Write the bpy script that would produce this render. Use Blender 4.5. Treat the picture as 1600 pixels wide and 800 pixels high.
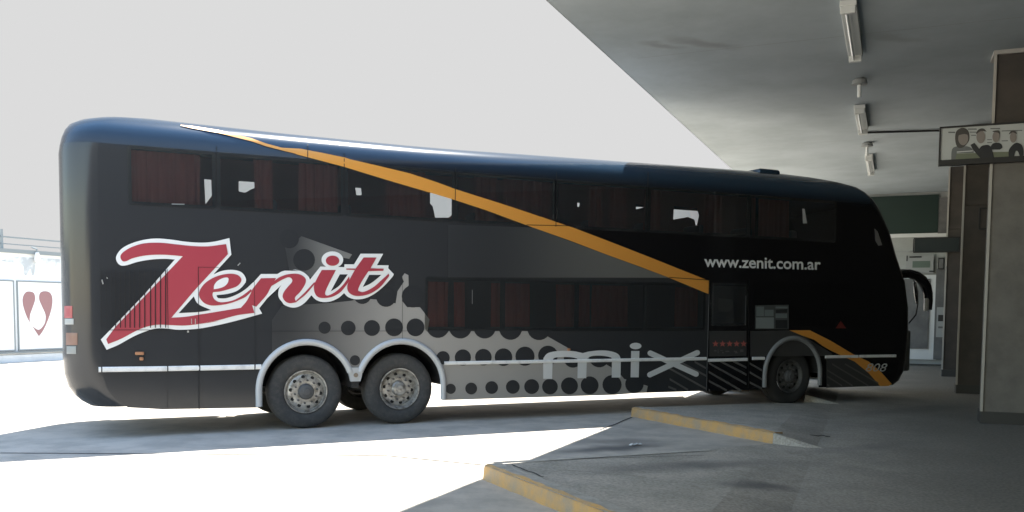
import bpy, bmesh, math, random
from mathutils import Vector, Matrix
from mathutils.geometry import tessellate_polygon
random.seed(7)
R = math.radians
scene = bpy.context.scene
COL = scene.collection
for o in list(bpy.data.objects): bpy.data.objects.remove(o)

# ------------------------------------------------------------------ camera
PITCH, ROLL, CY, FPX = -0.0644, 0.0069, 578.0, 1395.1      # photo pixels, 1600x800
CAMP = Vector((0, 0, 1.55))
fw = Vector((0, math.cos(PITCH), math.sin(PITCH)))
rt0 = Vector((1, 0, 0)); up0 = Vector((0, -math.sin(PITCH), math.cos(PITCH)))
rt = rt0*math.cos(ROLL)+up0*math.sin(ROLL); up = -rt0*math.sin(ROLL)+up0*math.cos(ROLL)
cam = bpy.data.cameras.new('camera'); camo = bpy.data.objects.new('camera', cam); COL.objects.link(camo)
M = Matrix((rt, up, -fw)).transposed().to_4x4(); M.translation = CAMP
camo.matrix_world = M
cam.sensor_width = 36; cam.lens = 36*FPX/1600; cam.shift_y = (CY-400)/1600
cam.clip_start = .05; cam.clip_end = 2000
scene.camera = camo
scene.render.resolution_x = 1024; scene.render.resolution_y = 512

# ------------------------------------------------------------------ light
SH = Vector((-0.088, -0.463, -1))                     # way a shadow falls
sl = bpy.data.lights.new('sun', 'SUN'); sl.energy = 4.6; sl.angle = R(.5); sl.color = (1, .97, .92)
so = bpy.data.objects.new('sun', sl); COL.objects.link(so)
so.rotation_euler = SH.to_track_quat('-Z', 'Y').to_euler(); so.location = (5, 30, 60)
w = bpy.data.worlds.new('World'); scene.world = w; w.use_nodes = True
nt = w.node_tree; nt.nodes.clear()
def wn(t, **k):
    n = nt.nodes.new(t)
    for a, b in k.items(): setattr(n, a, b)
    return n
sky = wn('ShaderNodeTexSky', sky_type='NISHITA', sun_disc=False)
sky.sun_elevation = math.asin(1/SH.length); sky.sun_rotation = math.atan2(-SH.x, -SH.y)
sky.air_density = 1.6; sky.dust_density = .4
b1 = wn('ShaderNodeBackground'); b1.inputs[1].default_value = .15
b2 = wn('ShaderNodeBackground'); b2.inputs[0].default_value = (.213, .213, .213, 1); b2.inputs[1].default_value = 1
tc = wn('ShaderNodeTexCoord'); sp = wn('ShaderNodeSeparateXYZ'); mr = wn('ShaderNodeMapRange', interpolation_type='SMOOTHSTEP')
mr.inputs['From Min'].default_value = -.1; mr.inputs['From Max'].default_value = .45
mx = wn('ShaderNodeMixShader'); out = wn('ShaderNodeOutputWorld')
nt.links.new(tc.outputs['Generated'], sp.inputs[0]); nt.links.new(sp.outputs['Y'], mr.inputs['Value'])
nt.links.new(mr.outputs[0], mx.inputs[0]); nt.links.new(sky.outputs[0], b1.inputs[0])
nt.links.new(b1.outputs[0], mx.inputs[1]); nt.links.new(b2.outputs[0], mx.inputs[2]); nt.links.new(mx.outputs[0], out.inputs[0])
scene.view_settings.view_transform = 'Standard'; scene.view_settings.look = 'None'
scene.view_settings.exposure = 1.75; scene.view_settings.gamma = 1; scene.view_settings.use_curve_mapping = False
scene.render.engine = 'CYCLES'
scene.cycles.max_bounces = 8; scene.cycles.diffuse_bounces = 5; scene.cycles.transparent_max_bounces = 16

# ------------------------------------------------------------------ geometry of the place
TH = 0.4469
D = Vector((math.cos(TH), math.sin(TH), 0)); N = Vector((math.sin(TH), -math.cos(TH), 0))   # along the bus, out of its near side
O = Vector((-1.9272, 12, 0))
PH = 0.4015
W = Vector((math.sin(PH), math.cos(PH), 0)); WL = Vector((-W.y, W.x, 0))     # along the platforms, and out to the yard
HC = 5.25
def ray(x, y): return fw + rt*((x-800)/FPX) + up*((CY-y)/FPX)
def on_plane(x, y, P, n):
    d = ray(x, y); return CAMP + d*((P-CAMP).dot(n)/d.dot(n))
def gnd(x, y, z=0): return on_plane(x, y, Vector((0, 0, z)), Vector((0, 0, 1)))

# ------------------------------------------------------------------ materials
MATS = {}
def mat(name, col, rough=.6, metal=0, spec=.5, coat=0, noise=None, bump=None, emit=None):
    """noise=(scale, other colour, lo, hi); bump=(scale, strength)"""
    if name in MATS: return MATS[name]
    m = bpy.data.materials.new(name); m.use_nodes = True; t = m.node_tree
    b = t.nodes['Principled BSDF']
    b.inputs['Base Color'].default_value = (*col, 1); b.inputs['Roughness'].default_value = rough
    b.inputs['Metallic'].default_value = metal; b.inputs['Specular IOR Level'].default_value = spec
    b.inputs['Coat Weight'].default_value = coat
    if noise or bump: co = t.nodes.new('ShaderNodeTexCoord')
    if noise:
        n = t.nodes.new('ShaderNodeTexNoise'); n.inputs['Scale'].default_value = noise[0]; n.inputs['Detail'].default_value = 8
        n.inputs['Roughness'].default_value = .65
        t.links.new(co.outputs['Object'], n.inputs['Vector'])
        r = t.nodes.new('ShaderNodeValToRGB'); r.color_ramp.elements[0].position = noise[2]; r.color_ramp.elements[1].position = noise[3]
        r.color_ramp.elements[0].color = (*col, 1); r.color_ramp.elements[1].color = (*noise[1], 1)
        t.links.new(n.outputs['Fac'], r.inputs[0]); t.links.new(r.outputs[0], b.inputs['Base Color'])
    if bump:
        n2 = t.nodes.new('ShaderNodeTexNoise'); n2.inputs['Scale'].default_value = bump[0]; n2.inputs['Detail'].default_value = 6
        t.links.new(co.outputs['Object'], n2.inputs['Vector'])
        bp = t.nodes.new('ShaderNodeBump'); bp.inputs['Strength'].default_value = bump[1]; bp.inputs['Distance'].default_value = .02
        t.links.new(n2.outputs['Fac'], bp.inputs['Height']); t.links.new(bp.outputs[0], b.inputs['Normal'])
    MATS[name] = m
    return m
def fade_mat(name, c0, c1, u0, u1, rough=.35):
    """vinyl whose ink fades from c0 to c1 along the bus"""
    m = mat(name, c1, rough); t = m.node_tree; b = t.nodes['Principled BSDF']
    co = t.nodes.new('ShaderNodeTexCoord'); s = t.nodes.new('ShaderNodeSeparateXYZ'); r = t.nodes.new('ShaderNodeMapRange'); r.interpolation_type = 'SMOOTHSTEP'
    r.inputs['From Min'].default_value = u0-UC; r.inputs['From Max'].default_value = u1-UC
    x = t.nodes.new('ShaderNodeMix'); x.data_type = 'RGBA'
    x.inputs['A'].default_value = (*c0, 1); x.inputs['B'].default_value = (*c1, 1)
    t.links.new(co.outputs['Object'], s.inputs[0]); t.links.new(s.outputs['X'], r.inputs['Value'])
    t.links.new(r.outputs[0], x.inputs['Factor']); t.links.new(x.outputs['Result'], b.inputs['Base Color'])
    return m
def glass_mat(name, tint, rough=.02, ior=1.5):
    m = bpy.data.materials.new(name); m.use_nodes = True; t = m.node_tree; t.nodes.clear()
    tr = t.nodes.new('ShaderNodeBsdfTransparent'); tr.inputs[0].default_value = (*tint, 1)
    gl = t.nodes.new('ShaderNodeBsdfGlossy'); gl.inputs['Roughness'].default_value = rough; gl.inputs[0].default_value = (1, 1, 1, 1)
    fr = t.nodes.new('ShaderNodeFresnel'); fr.inputs[0].default_value = ior
    mx = t.nodes.new('ShaderNodeMixShader'); o = t.nodes.new('ShaderNodeOutputMaterial')
    df = t.nodes.new('ShaderNodeBsdfDiffuse'); df.inputs[0].default_value = (.16, .17, .18, 1)      # glare haze over the panes, mixed in as a pale film
    mf = t.nodes.new('ShaderNodeMixShader'); mf.inputs[0].default_value = .13
    t.links.new(tr.outputs[0], mf.inputs[1]); t.links.new(df.outputs[0], mf.inputs[2])
    t.links.new(fr.outputs[0], mx.inputs[0]); t.links.new(mf.outputs[0], mx.inputs[1]); t.links.new(gl.outputs[0], mx.inputs[2]); t.links.new(mx.outputs[0], o.inputs[0])
    return m
UC, YC = 3.24, 1.12
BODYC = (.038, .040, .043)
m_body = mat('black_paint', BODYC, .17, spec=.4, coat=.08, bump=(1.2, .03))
def paint_glare(m):
    """black body, tail lightened to charcoal for veiling glare; they meet along the stripe"""
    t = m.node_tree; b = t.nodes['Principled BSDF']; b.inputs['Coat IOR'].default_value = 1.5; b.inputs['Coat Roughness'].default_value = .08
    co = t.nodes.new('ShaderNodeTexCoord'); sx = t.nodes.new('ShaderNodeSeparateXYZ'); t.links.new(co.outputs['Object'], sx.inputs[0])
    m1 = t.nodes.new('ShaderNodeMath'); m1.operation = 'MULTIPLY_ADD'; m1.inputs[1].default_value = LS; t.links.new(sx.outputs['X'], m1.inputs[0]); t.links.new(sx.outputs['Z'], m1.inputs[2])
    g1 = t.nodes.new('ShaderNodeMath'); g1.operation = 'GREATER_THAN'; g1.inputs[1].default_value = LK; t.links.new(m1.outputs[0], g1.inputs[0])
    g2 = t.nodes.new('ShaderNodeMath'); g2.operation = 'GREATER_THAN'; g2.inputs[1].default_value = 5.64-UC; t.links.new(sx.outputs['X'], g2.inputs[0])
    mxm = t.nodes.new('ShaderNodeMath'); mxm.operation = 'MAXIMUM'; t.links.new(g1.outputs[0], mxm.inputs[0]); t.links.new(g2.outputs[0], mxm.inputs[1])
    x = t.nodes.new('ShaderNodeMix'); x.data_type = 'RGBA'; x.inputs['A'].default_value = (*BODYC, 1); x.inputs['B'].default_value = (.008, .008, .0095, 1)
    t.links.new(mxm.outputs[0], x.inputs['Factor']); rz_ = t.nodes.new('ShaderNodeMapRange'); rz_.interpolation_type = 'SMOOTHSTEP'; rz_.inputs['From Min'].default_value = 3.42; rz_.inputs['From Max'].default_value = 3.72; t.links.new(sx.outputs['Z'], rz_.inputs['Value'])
    y = t.nodes.new('ShaderNodeMix'); y.data_type = 'RGBA'; y.inputs['B'].default_value = (.018, .042, .075, 1)       # blue glare along the roof edge, painted into the roof colour
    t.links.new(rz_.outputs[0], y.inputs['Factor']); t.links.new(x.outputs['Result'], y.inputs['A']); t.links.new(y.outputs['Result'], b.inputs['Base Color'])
# stripe centre line in (x, z) of the coach: through photo points (700,302) and (1080,440)
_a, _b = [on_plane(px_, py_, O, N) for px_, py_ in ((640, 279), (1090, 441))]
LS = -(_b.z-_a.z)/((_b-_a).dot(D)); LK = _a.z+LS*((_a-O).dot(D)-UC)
paint_glare(m_body)
m_glass = glass_mat('tinted_glass', (.93, .96, .97), ior=1.6)
m_pane = mat('opaque_dark_glass', (.006, .006, .007), .05)
m_gap = mat('seam_rubber', (.006, .006, .006), .7)
m_red = mat('logo_red', (.38, .05, .07), .4)
m_white = mat('logo_white', (.8, .81, .8), .35)
m_black = mat('vinyl_black', (.034, .036, .039), .25)
m_orange = mat('stripe_orange', (.75, .33, .06), .35)
m_letter = mat('lettering_grey', (.68, .7, .7), .4)
m_strip = mat('strip_aluminium', (.84, .85, .84), .4, noise=(6, (.5, .5, .5), .5, .8))
m_arch = mat('arch_trim_paint', (.5, .52, .53), .35)
m_tyre = mat('tyre_rubber', (.055, .057, .058), .9, noise=(20, (.085, .083, .08), .45, .7))
m_rim = mat('rim_steel', (.5, .5, .48), .4, .6, noise=(14, (.2, .19, .17), .45, .65))
m_rimd = mat('rim_dirty', (.1, .1, .1), .6)
m_cham = mat('chassis_black', (.012, .012, .012), .8)
m_curt = mat('curtain_fabric', (.19, .055, .045), .95)
m_in = mat('interior_trim', (.06, .06, .065), .9)

# ------------------------------------------------------------------ object helpers
def link(name, me, m=None, parent=None):
    o = bpy.data.objects.new(name, me); COL.objects.link(o)
    if m is not None and len(me.materials) == 0: me.materials.append(m)
    if parent is not None: o.parent = parent
    return o
def obj(name, bm, m, parent=None, smooth=False):
    bmesh.ops.recalc_face_normals(bm, faces=bm.faces)
    me = bpy.data.meshes.new(name); bm.to_mesh(me); bm.free()
    if smooth:
        for p in me.polygons: p.use_smooth = True
        if smooth != 'all':
            me.set_sharp_from_angle(angle=R(35))
    return link(name, me, m, parent)
def tag(o, label=None, cat=None, group=None, kind=None):
    for k, v in (('label', label), ('category', cat), ('group', group), ('kind', kind)):
        if v: o[k] = v
    return o
def empty(name, loc, rz=0):
    o = bpy.data.objects.new(name, None); COL.objects.link(o); o.location = loc; o.rotation_euler = (0, 0, rz); o.empty_display_size = .2
    return o
def box(bm, c, s, rz=0, bev=0, mtx=None):
    r = bmesh.ops.create_cube(bm, size=1); vs = r['verts']
    m = Matrix.Translation(c) @ Matrix.Rotation(rz, 4, 'Z') @ Matrix.Diagonal((*s, 1))
    if mtx is not None: m = mtx @ m
    bmesh.ops.transform(bm, matrix=m, verts=vs)
    if bev:
        es = list({e for v in vs for e in v.link_edges})
        bmesh.ops.bevel(bm, geom=es, offset=bev, segments=2, affect='EDGES', profile=.5)
def tube(bm, pts, r, seg=10, caps=True):
    rings = []
    for i, p in enumerate(pts):
        p = Vector(p); a = Vector(pts[max(i-1, 0)]); b = Vector(pts[min(i+1, len(pts)-1)])
        d = (b-a).normalized(); q = d.orthogonal().normalized() if i == 0 else (q - d*q.dot(d)).normalized()
        s = d.cross(q); rr = r[i] if isinstance(r, (list, tuple)) else r
        rings.append([bm.verts.new(p+(q*math.cos(2*math.pi*k/seg)+s*math.sin(2*math.pi*k/seg))*rr) for k in range(seg)])
    for a, b in zip(rings, rings[1:]):
        for k in range(seg): bm.faces.new((a[k], a[(k+1) % seg], b[(k+1) % seg], b[k]))
    if caps:
        bm.faces.new(rings[0]); bm.faces.new(rings[-1])
def cat(pts):
    """spline through points; a third item marks a corner"""
    n = len(pts); P = [Vector((p[0], p[1])) for p in pts]; c = [len(p) > 2 for p in pts]; out = []
    for i in range(n):
        j = (i+1) % n; out.append(P[i])
        if c[i] and c[j]: continue
        p0 = P[i-1] if not c[i] else P[i]*2-P[j]*1; p3 = P[(j+1) % n] if not c[j] else P[j]*2-P[i]
        for k in range(1, 5):
            t = k/5
            out.append(.5*((2*P[i])+(P[j]-p0)*t+(2*p0-5*P[i]+4*P[j]-p3)*t*t+(3*P[i]-p0-3*P[j]+p3)*t**3))
    return out
def flatpoly(bm, loops, f):
    """fill 2D loops (first the outline, then holes); f maps a 2D point to 3D"""
    tri = tessellate_polygon([[Vector((p[0], p[1], 0)) for p in l] for l in loops])
    vs = [bm.verts.new(f(p)) for l in loops for p in l]
    for t in tri:
        try: bm.faces.new([vs[i] for i in t])
        except ValueError: pass
    return vs

# ================================================================== SETTING
m_ground = mat('yard_concrete', (.56, .505, .43), .9, noise=(1.7, (.42, .385, .33), .42, .62), bump=(9, .35))
t = m_ground.node_tree; b = t.nodes['Principled BSDF']; src = b.inputs['Base Color'].links[0].from_socket
def stain(t, src, spots, dark=(.1, .1, .1)):
    """soft oil stains at fixed places on the floor"""
    geo = t.nodes.new('ShaderNodeNewGeometry')
    nz = t.nodes.new('ShaderNodeTexNoise'); nz.inputs['Scale'].default_value = 2.2; nz.inputs['Detail'].default_value = 6
    t.links.new(geo.outputs['Position'], nz.inputs['Vector'])
    ad = t.nodes.new('ShaderNodeVectorMath'); ad.operation = 'MULTIPLY_ADD'
    ad.inputs[1].default_value = (.4, .4, 0); t.links.new(nz.outputs['Color'], ad.inputs[0]); t.links.new(geo.outputs['Position'], ad.inputs[2])
    for (x, y, rx, ry, a, s) in spots:
        mp = t.nodes.new('ShaderNodeMapping'); mp.vector_type = 'TEXTURE'
        mp.inputs['Location'].default_value = (x+.2, y+.2, 0); mp.inputs['Rotation'].default_value = (0, 0, a); mp.inputs['Scale'].default_value = (rx, ry, 1)
        t.links.new(ad.outputs[0], mp.inputs[0])
        # flatten height
        ml = t.nodes.new('ShaderNodeVectorMath'); ml.operation = 'MULTIPLY'; ml.inputs[1].default_value = (1, 1, 0); t.links.new(mp.outputs[0], ml.inputs[0])
        ln = t.nodes.new('ShaderNodeVectorMath'); ln.operation = 'LENGTH'; t.links.new(ml.outputs[0], ln.inputs[0])
        r = t.nodes.new('ShaderNodeMapRange'); r.interpolation_type = 'SMOOTHSTEP'; r.inputs['From Min'].default_value = 1.1; r.inputs['From Max'].default_value = .2; r.inputs['To Max'].default_value = s
        t.links.new(ln.outputs['Value'], r.inputs['Value'])
        x_ = t.nodes.new('ShaderNodeMix'); x_.data_type = 'RGBA'; x_.inputs['B'].default_value = (*dark, 1)
        t.links.new(r.outputs[0], x_.inputs['Factor']); t.links.new(src, x_.inputs['A']); src = x_.outputs['Result']
    return src
s1 = gnd(960, 700); s2 = gnd(920, 692); 
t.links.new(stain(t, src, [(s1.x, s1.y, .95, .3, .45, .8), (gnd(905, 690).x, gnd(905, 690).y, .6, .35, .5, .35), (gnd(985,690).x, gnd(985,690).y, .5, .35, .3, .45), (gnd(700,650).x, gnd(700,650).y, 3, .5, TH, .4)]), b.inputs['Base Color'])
bm = bmesh.new()
bmesh.ops.create_grid(bm, x_segments=1, y_segments=1, size=600)
tag(obj('ground', bm, m_ground), kind='structure')

# concourse behind the saw-tooth platform edge; tooth k runs tip -> kerb end -> tip of the next
TA = Vector((-.25, 8.19, 0)); EB = Vector((3.13, 10.60, 0)); PER = Vector((2.06, 5.14, 0)); EA = EB-PER
m_pave = mat('platform_concrete', (.52, .47, .395), .85, noise=(1.6, (.39, .36, .30), .4, .62), bump=(14, .3))
t = m_pave.node_tree; b = t.nodes['Principled BSDF']; src = b.inputs['Base Color'].links[0].from_socket
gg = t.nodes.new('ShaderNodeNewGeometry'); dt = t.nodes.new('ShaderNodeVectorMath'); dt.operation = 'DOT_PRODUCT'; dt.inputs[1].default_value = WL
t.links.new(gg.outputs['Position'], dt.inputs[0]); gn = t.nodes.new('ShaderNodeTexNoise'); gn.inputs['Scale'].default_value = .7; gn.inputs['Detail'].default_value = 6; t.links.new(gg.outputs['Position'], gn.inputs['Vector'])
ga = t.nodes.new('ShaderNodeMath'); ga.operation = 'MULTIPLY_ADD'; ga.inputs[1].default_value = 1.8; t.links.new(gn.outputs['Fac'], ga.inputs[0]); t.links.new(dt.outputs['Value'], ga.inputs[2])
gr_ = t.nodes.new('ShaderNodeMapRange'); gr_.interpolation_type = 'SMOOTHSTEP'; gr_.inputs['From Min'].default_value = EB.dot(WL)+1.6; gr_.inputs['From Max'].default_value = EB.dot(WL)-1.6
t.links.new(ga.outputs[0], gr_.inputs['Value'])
gx = t.nodes.new('ShaderNodeMix'); gx.data_type = 'RGBA'; gx.inputs['B'].default_value = (.21, .195, .168, 1); t.links.new(gr_.outputs[0], gx.inputs['Factor']); t.links.new(src, gx.inputs['A']); src = gx.outputs['Result']  # floor darkens away from the yard: deep canopy shade put into the colour
g2n = t.nodes.new('ShaderNodeTexNoise'); g2n.inputs['Scale'].default_value = 38; g2n.inputs['Detail'].default_value = 4; t.links.new(gg.outputs['Position'], g2n.inputs['Vector'])
g2r = t.nodes.new('ShaderNodeMapRange'); g2r.inputs['From Min'].default_value = .3; g2r.inputs['From Max'].default_value = .7; g2r.inputs['To Min'].default_value = .72; g2r.inputs['To Max'].default_value = 1.2; t.links.new(g2n.outputs['Fac'], g2r.inputs['Value'])
g2x = t.nodes.new('ShaderNodeVectorMath'); g2x.operation = 'SCALE'; t.links.new(src, g2x.inputs[0]); t.links.new(g2r.outputs[0], g2x.inputs['Scale']); src = g2x.outputs[0]
sp_ = [gnd(1180, 768), gnd(1020, 745), gnd(1440, 640), gnd(1350, 700), gnd(1120,735)]
t.links.new(stain(t, src, [(sp_[0].x, sp_[0].y, .5, .2, .4, .7), (sp_[1].x, sp_[1].y, 1.3, .35, .5, .4), (sp_[2].x, sp_[2].y, 2, .5, .6, .35), (sp_[3].x, sp_[3].y, 1.2, .25, .5, .3), (sp_[4].x, sp_[4].y, 1.0, .3, .5, .4)]), b.inputs['Base Color'])
bm = bmesh.new()
KH = .135
for k in range(-3, 5):
    T_ = TA+PER*k; E0 = EA+PER*k; E1 = EB+PER*k
    back = -WL
    F0 = E0+back*.5; F1 = E1+back*.5; G0 = E0+back*22; G1 = E1+back*22
    def z(v, h): return bm.verts.new((v.x, v.y, h))
    kk = (E0-T_).normalized(); al = (E1-T_).normalized()
    # tooth top, divided finely so that it can slope
    n = 14; grid = []
    for i in range(n+1):
        a = i/n; L = T_.lerp(E1, a); Rr = E0.lerp(E1, a) if i < n else E1
        h = .006+(KH-.006)*(1-a)**1.0
        grid.append((z(L, h), z(Rr, h)))
    for p, q in zip(grid, grid[1:]): bm.faces.new((p[0], q[0], q[1], p[1]))
    # taper down to the concourse
    for i in range(n):
        a, c = i/n, (i+1)/n
        h1 = .006+(KH-.006)*(1-a); h2 = .006+(KH-.006)*(1-c)
        bm.faces.new((z(E0.lerp(E1, a), h1), z(E0.lerp(E1, c), h2), z(F0.lerp(F1, c), .006), z(F0.lerp(F1, a), .006)))
    bm.faces.new((z(F0, .006), z(F1, .006), z(G1, .006), z(G0, .006)))
    # unpainted face of the tooth towards the next bay
    vt = [(z(T_.lerp(E1, i/n), .006+(KH-.006)*(1-i/n)), z(T_.lerp(E1, i/n), -.02)) for i in range(n+1)]
    for p, q in zip(vt, vt[1:]): bm.faces.new((p[0], q[0], q[1], p[1]))
    toes = [F0, E0+kk*.22+back*.42, E0+kk*.26+back*.2, E0+kk*.2+back*.03]
    for a_, c_ in zip(toes, toes[1:]): bm.faces.new((z(E0, KH), z(a_, .005), z(c_, .005)))
    bm.faces.new((z(E0, KH), z(toes[-1], .005), z(E0-back*.02, .0)))
bmesh.ops.remove_doubles(bm, verts=bm.verts, dist=.0005)
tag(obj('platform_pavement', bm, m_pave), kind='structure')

m_kerb = mat('kerb_paint', (.55, .33, .12), .8, noise=(4.5, (.36, .29, .20), .40, .68), bump=(30, .4))
m_kerbc = mat('kerb_concrete', (.50, .47, .41), .85, noise=(8, (.38, .35, .29), .4, .65), bump=(25, .4))
kl = ['worn yellow painted kerb starting at the near pointed platform tip, at the bottom edge of the photo',
      'worn yellow painted kerb lying between the bus and the concourse, the farther of the two']
for k in range(0, 2):
    T_ = TA+PER*k; E0 = EA+PER*k; d = (E0-T_).normalized(); s = (EB-TA).normalized(); L = (E0-T_).length
    root = empty('kerb', T_); tag(root, kl[k], 'kerb', 'yellow kerbs of the bus bays')
    # cross-section swept along the kerb, with a rounded nose at the tip
    bm = bmesh.new(); bt = bmesh.new(); n = 26
    rows = []; rng = random.Random(k)
    st_ = [(-.07, .15), (-.062, .5), (-.045, .78), (-.02, .95)]+[(i/n*L, 1) for i in range(n+1)]
    for a, q in st_:
        h = KH+.012+rng.uniform(-.008, .006); mid = s*.08; jit = rng.uniform(-.009, .009) if q == 1 else 0
        prof = [s*(-.012+jit)+Vector((0, 0, -.02)), s*(.0+jit)+Vector((0, 0, h-.04)), s*(.012+jit)+Vector((0, 0, h-.012)), s*(.045+jit)+Vector((0, 0, h)), s*.168+Vector((0, 0, h-.002)), s*.178+Vector((0, 0, -.02))]
        rows.append([d*a+mid+(v-mid-Vector((0, 0, v.z)))*q+Vector((0, 0, v.z*(.72+.28*q) if v.z > 0 else v.z)) for v in prof])
    for bmx, lo, hi in ((bm, 0, 3), (bt, 3, 5)):
        g = [[bmx.verts.new(r[j]) for j in range(lo, hi+1)] for r in rows]
        for p, q in zip(g, g[1:]):
            for j in range(hi-lo): bmx.faces.new((p[j], q[j], q[j+1], p[j+1]))
        if lo == 0:
            for r in (rows[0], rows[-1]): bmx.faces.new([bmx.verts.new(v) for v in r])
    obj('painted_face', bm, m_kerb, root, True); obj('kerb_top', bt, m_kerbc, root, True)

# bay joints in the yard
m_joint = mat('joint_tar', (.05, .05, .05), .9)
bm = bmesh.new()
def groundline(bm, pts, wd, z=.004):
    for a, c in zip(pts, pts[1:]):
        a = Vector(a); c = Vector(c); n_ = (c-a).cross(Vector((0, 0, 1))).normalized()*wd/2
        bm.faces.new([bm.verts.new(v+Vector((0, 0, z))) for v in (a-n_, c-n_, c+n_, a+n_)])
pp = [gnd(937, 672), gnd(950, 667), gnd(962, 663), gnd(975, 657), gnd(988, 652)]
groundline(bm, pp, .03)
groundline(bm, [gnd(0, 708)+Vector((0,0,0)), gnd(600, 712), gnd(756, 727)], .03)
tag(obj('pavement_joint', bm, m_joint), kind='structure')

def tooth_z(v):      # height of the sloping tooth top under a point
    f = (E0_-TA_).normalized(); q = (v-TA_).dot(PERP_)/((E1_-TA_).dot(PERP_)); return .006+(KH-.006)*max(0, min(1, 1-q))
TA_, E0_, E1_ = TA, EA, EB; PERP_ = Vector(((E0_-TA_).y, -(E0_-TA_).x, 0)).normalized()
if (E1_-TA_).dot(PERP_) < 0: PERP_ = -PERP_
def topline(bm, pts, wd):
    for a, c in zip(pts, pts[1:]):
        n_ = (c-a).cross(Vector((0, 0, 1))).normalized()*wd/2
        bm.faces.new([bm.verts.new((v.x, v.y, tooth_z(v)+.0045)) for v in (a-n_, c-n_, c+n_, a+n_)])
bm = bmesh.new(); topline(bm, [gnd(x_, y_, .13-.09*(x_-772)/340) for x_, y_ in ((772, 724.5), (850, 720), (940, 714.5), (1030, 709), (1110, 704.2))], .10)
for v in bm.verts: v.co.z += .002
tag(obj('pavement_edge', bm, mat('edge_concrete', (.60, .56, .48), .85, noise=(9, (.45, .41, .35), .4, .65))), kind='structure')
bm = bmesh.new(); rg = random.Random(3)
for (x0, y0, x1, y1, jit, wd) in ((800, 733, 850, 753, 1.0, .016), (780, 727, 1100, 706.5, .5, .014), (870, 738, 1010, 748, 1.0, .006)):
    pts = []
    for i in range(9):
        f_ = i/8; pts.append(gnd(x0+(x1-x0)*f_, y0+(y1-y0)*f_+rg.uniform(-jit, jit), .09))
    topline(bm, pts, wd)
tag(obj('pavement_crack', bm, m_joint), kind='structure')
# ------------------------------------------------------------------ canopy
m_ceil = mat('ceiling_paint', (.415, .46, .475), .9, noise=(.5, (.33, .37, .38), .4, .65), bump=(3, .08))
t = m_ceil.node_tree; b = t.nodes['Principled BSDF']; src = b.inputs['Base Color'].links[0].from_socket
c1 = gnd(1100, 68, HC); c2 = gnd(1060, 72, HC)
t.links.new(stain(t, src, [(c1.x, c1.y, .7, .2, .4, .55), (gnd(1030,70,HC).x, gnd(1030,70,HC).y, .4, .15, .4, .5), (gnd(1400,60,HC).x, gnd(1400,60,HC).y, .6, .2, .3, .35)], (.2, .2, .19)), b.inputs['Base Color'])
edge_pt = gnd(835, 0, HC)
e0 = edge_pt.dot(WL)
def P(a, l, z): v = W*a+WL*l; return Vector((v.x, v.y, z))      # a along the platforms, l towards the yard
A0, A1 = -42., 31.6  # canopy carried on far behind the view to cut the light
bm = bmesh.new()
sec = [(e0-.13, HC+.27), (e0-.13, HC), (-9.5, HC), (-9.5, HC+.35), (e0-.13, HC+.3)]
ra = [bm.verts.new(P(A0, l, z_)) for l, z_ in sec]; rb = [bm.verts.new(P(A1, l, z_)) for l, z_ in sec]
for i in range(len(sec)): j = (i+1) % len(sec); bm.faces.new((ra[i], ra[j], rb[j], rb[i]))
bm.faces.new(ra); bm.faces.new(rb); CBM = bm
canopy = tag(empty('canopy', (0, 0, 0)), 'long flat grey concrete canopy roof over the bus bays, dark towards the building', 'canopy')

obj('slab', CBM, m_ceil, canopy)
bm = bmesh.new(); sec = [(e0, HC+.22), (e0-.129, HC-.004), (e0-.129, HC+.3), (e0, HC+.3)]
ra = [bm.verts.new(P(A0, l, z_)) for l, z_ in sec]; rb = [bm.verts.new(P(A1, l, z_)) for l, z_ in sec]
for i in range(4): j = (i+1) % 4; bm.faces.new((ra[i], ra[j], rb[j], rb[i]))
obj('edge_bloom', bm, mat('bloom_white', (.86, .87, .86), .6), canopy)  # white chamfer added for the bright bloom along the canopy edge
for a_ in (gnd(1280, 222, HC).dot(W), gnd(1280, 60, HC).dot(W), gnd(1280, -200, HC).dot(W)):
    bm = bmesh.new(); bm.faces.new([bm.verts.new(v) for v in (P(a_, e0-.5, HC-.003), P(a_+.012, e0-.5, HC-.003), P(a_+.012, -9, HC-.003), P(a_, -9, HC-.003))])
    obj('slab_joint', bm, mat('joint_grey', (.3, .31, .3), .9), canopy)
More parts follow.
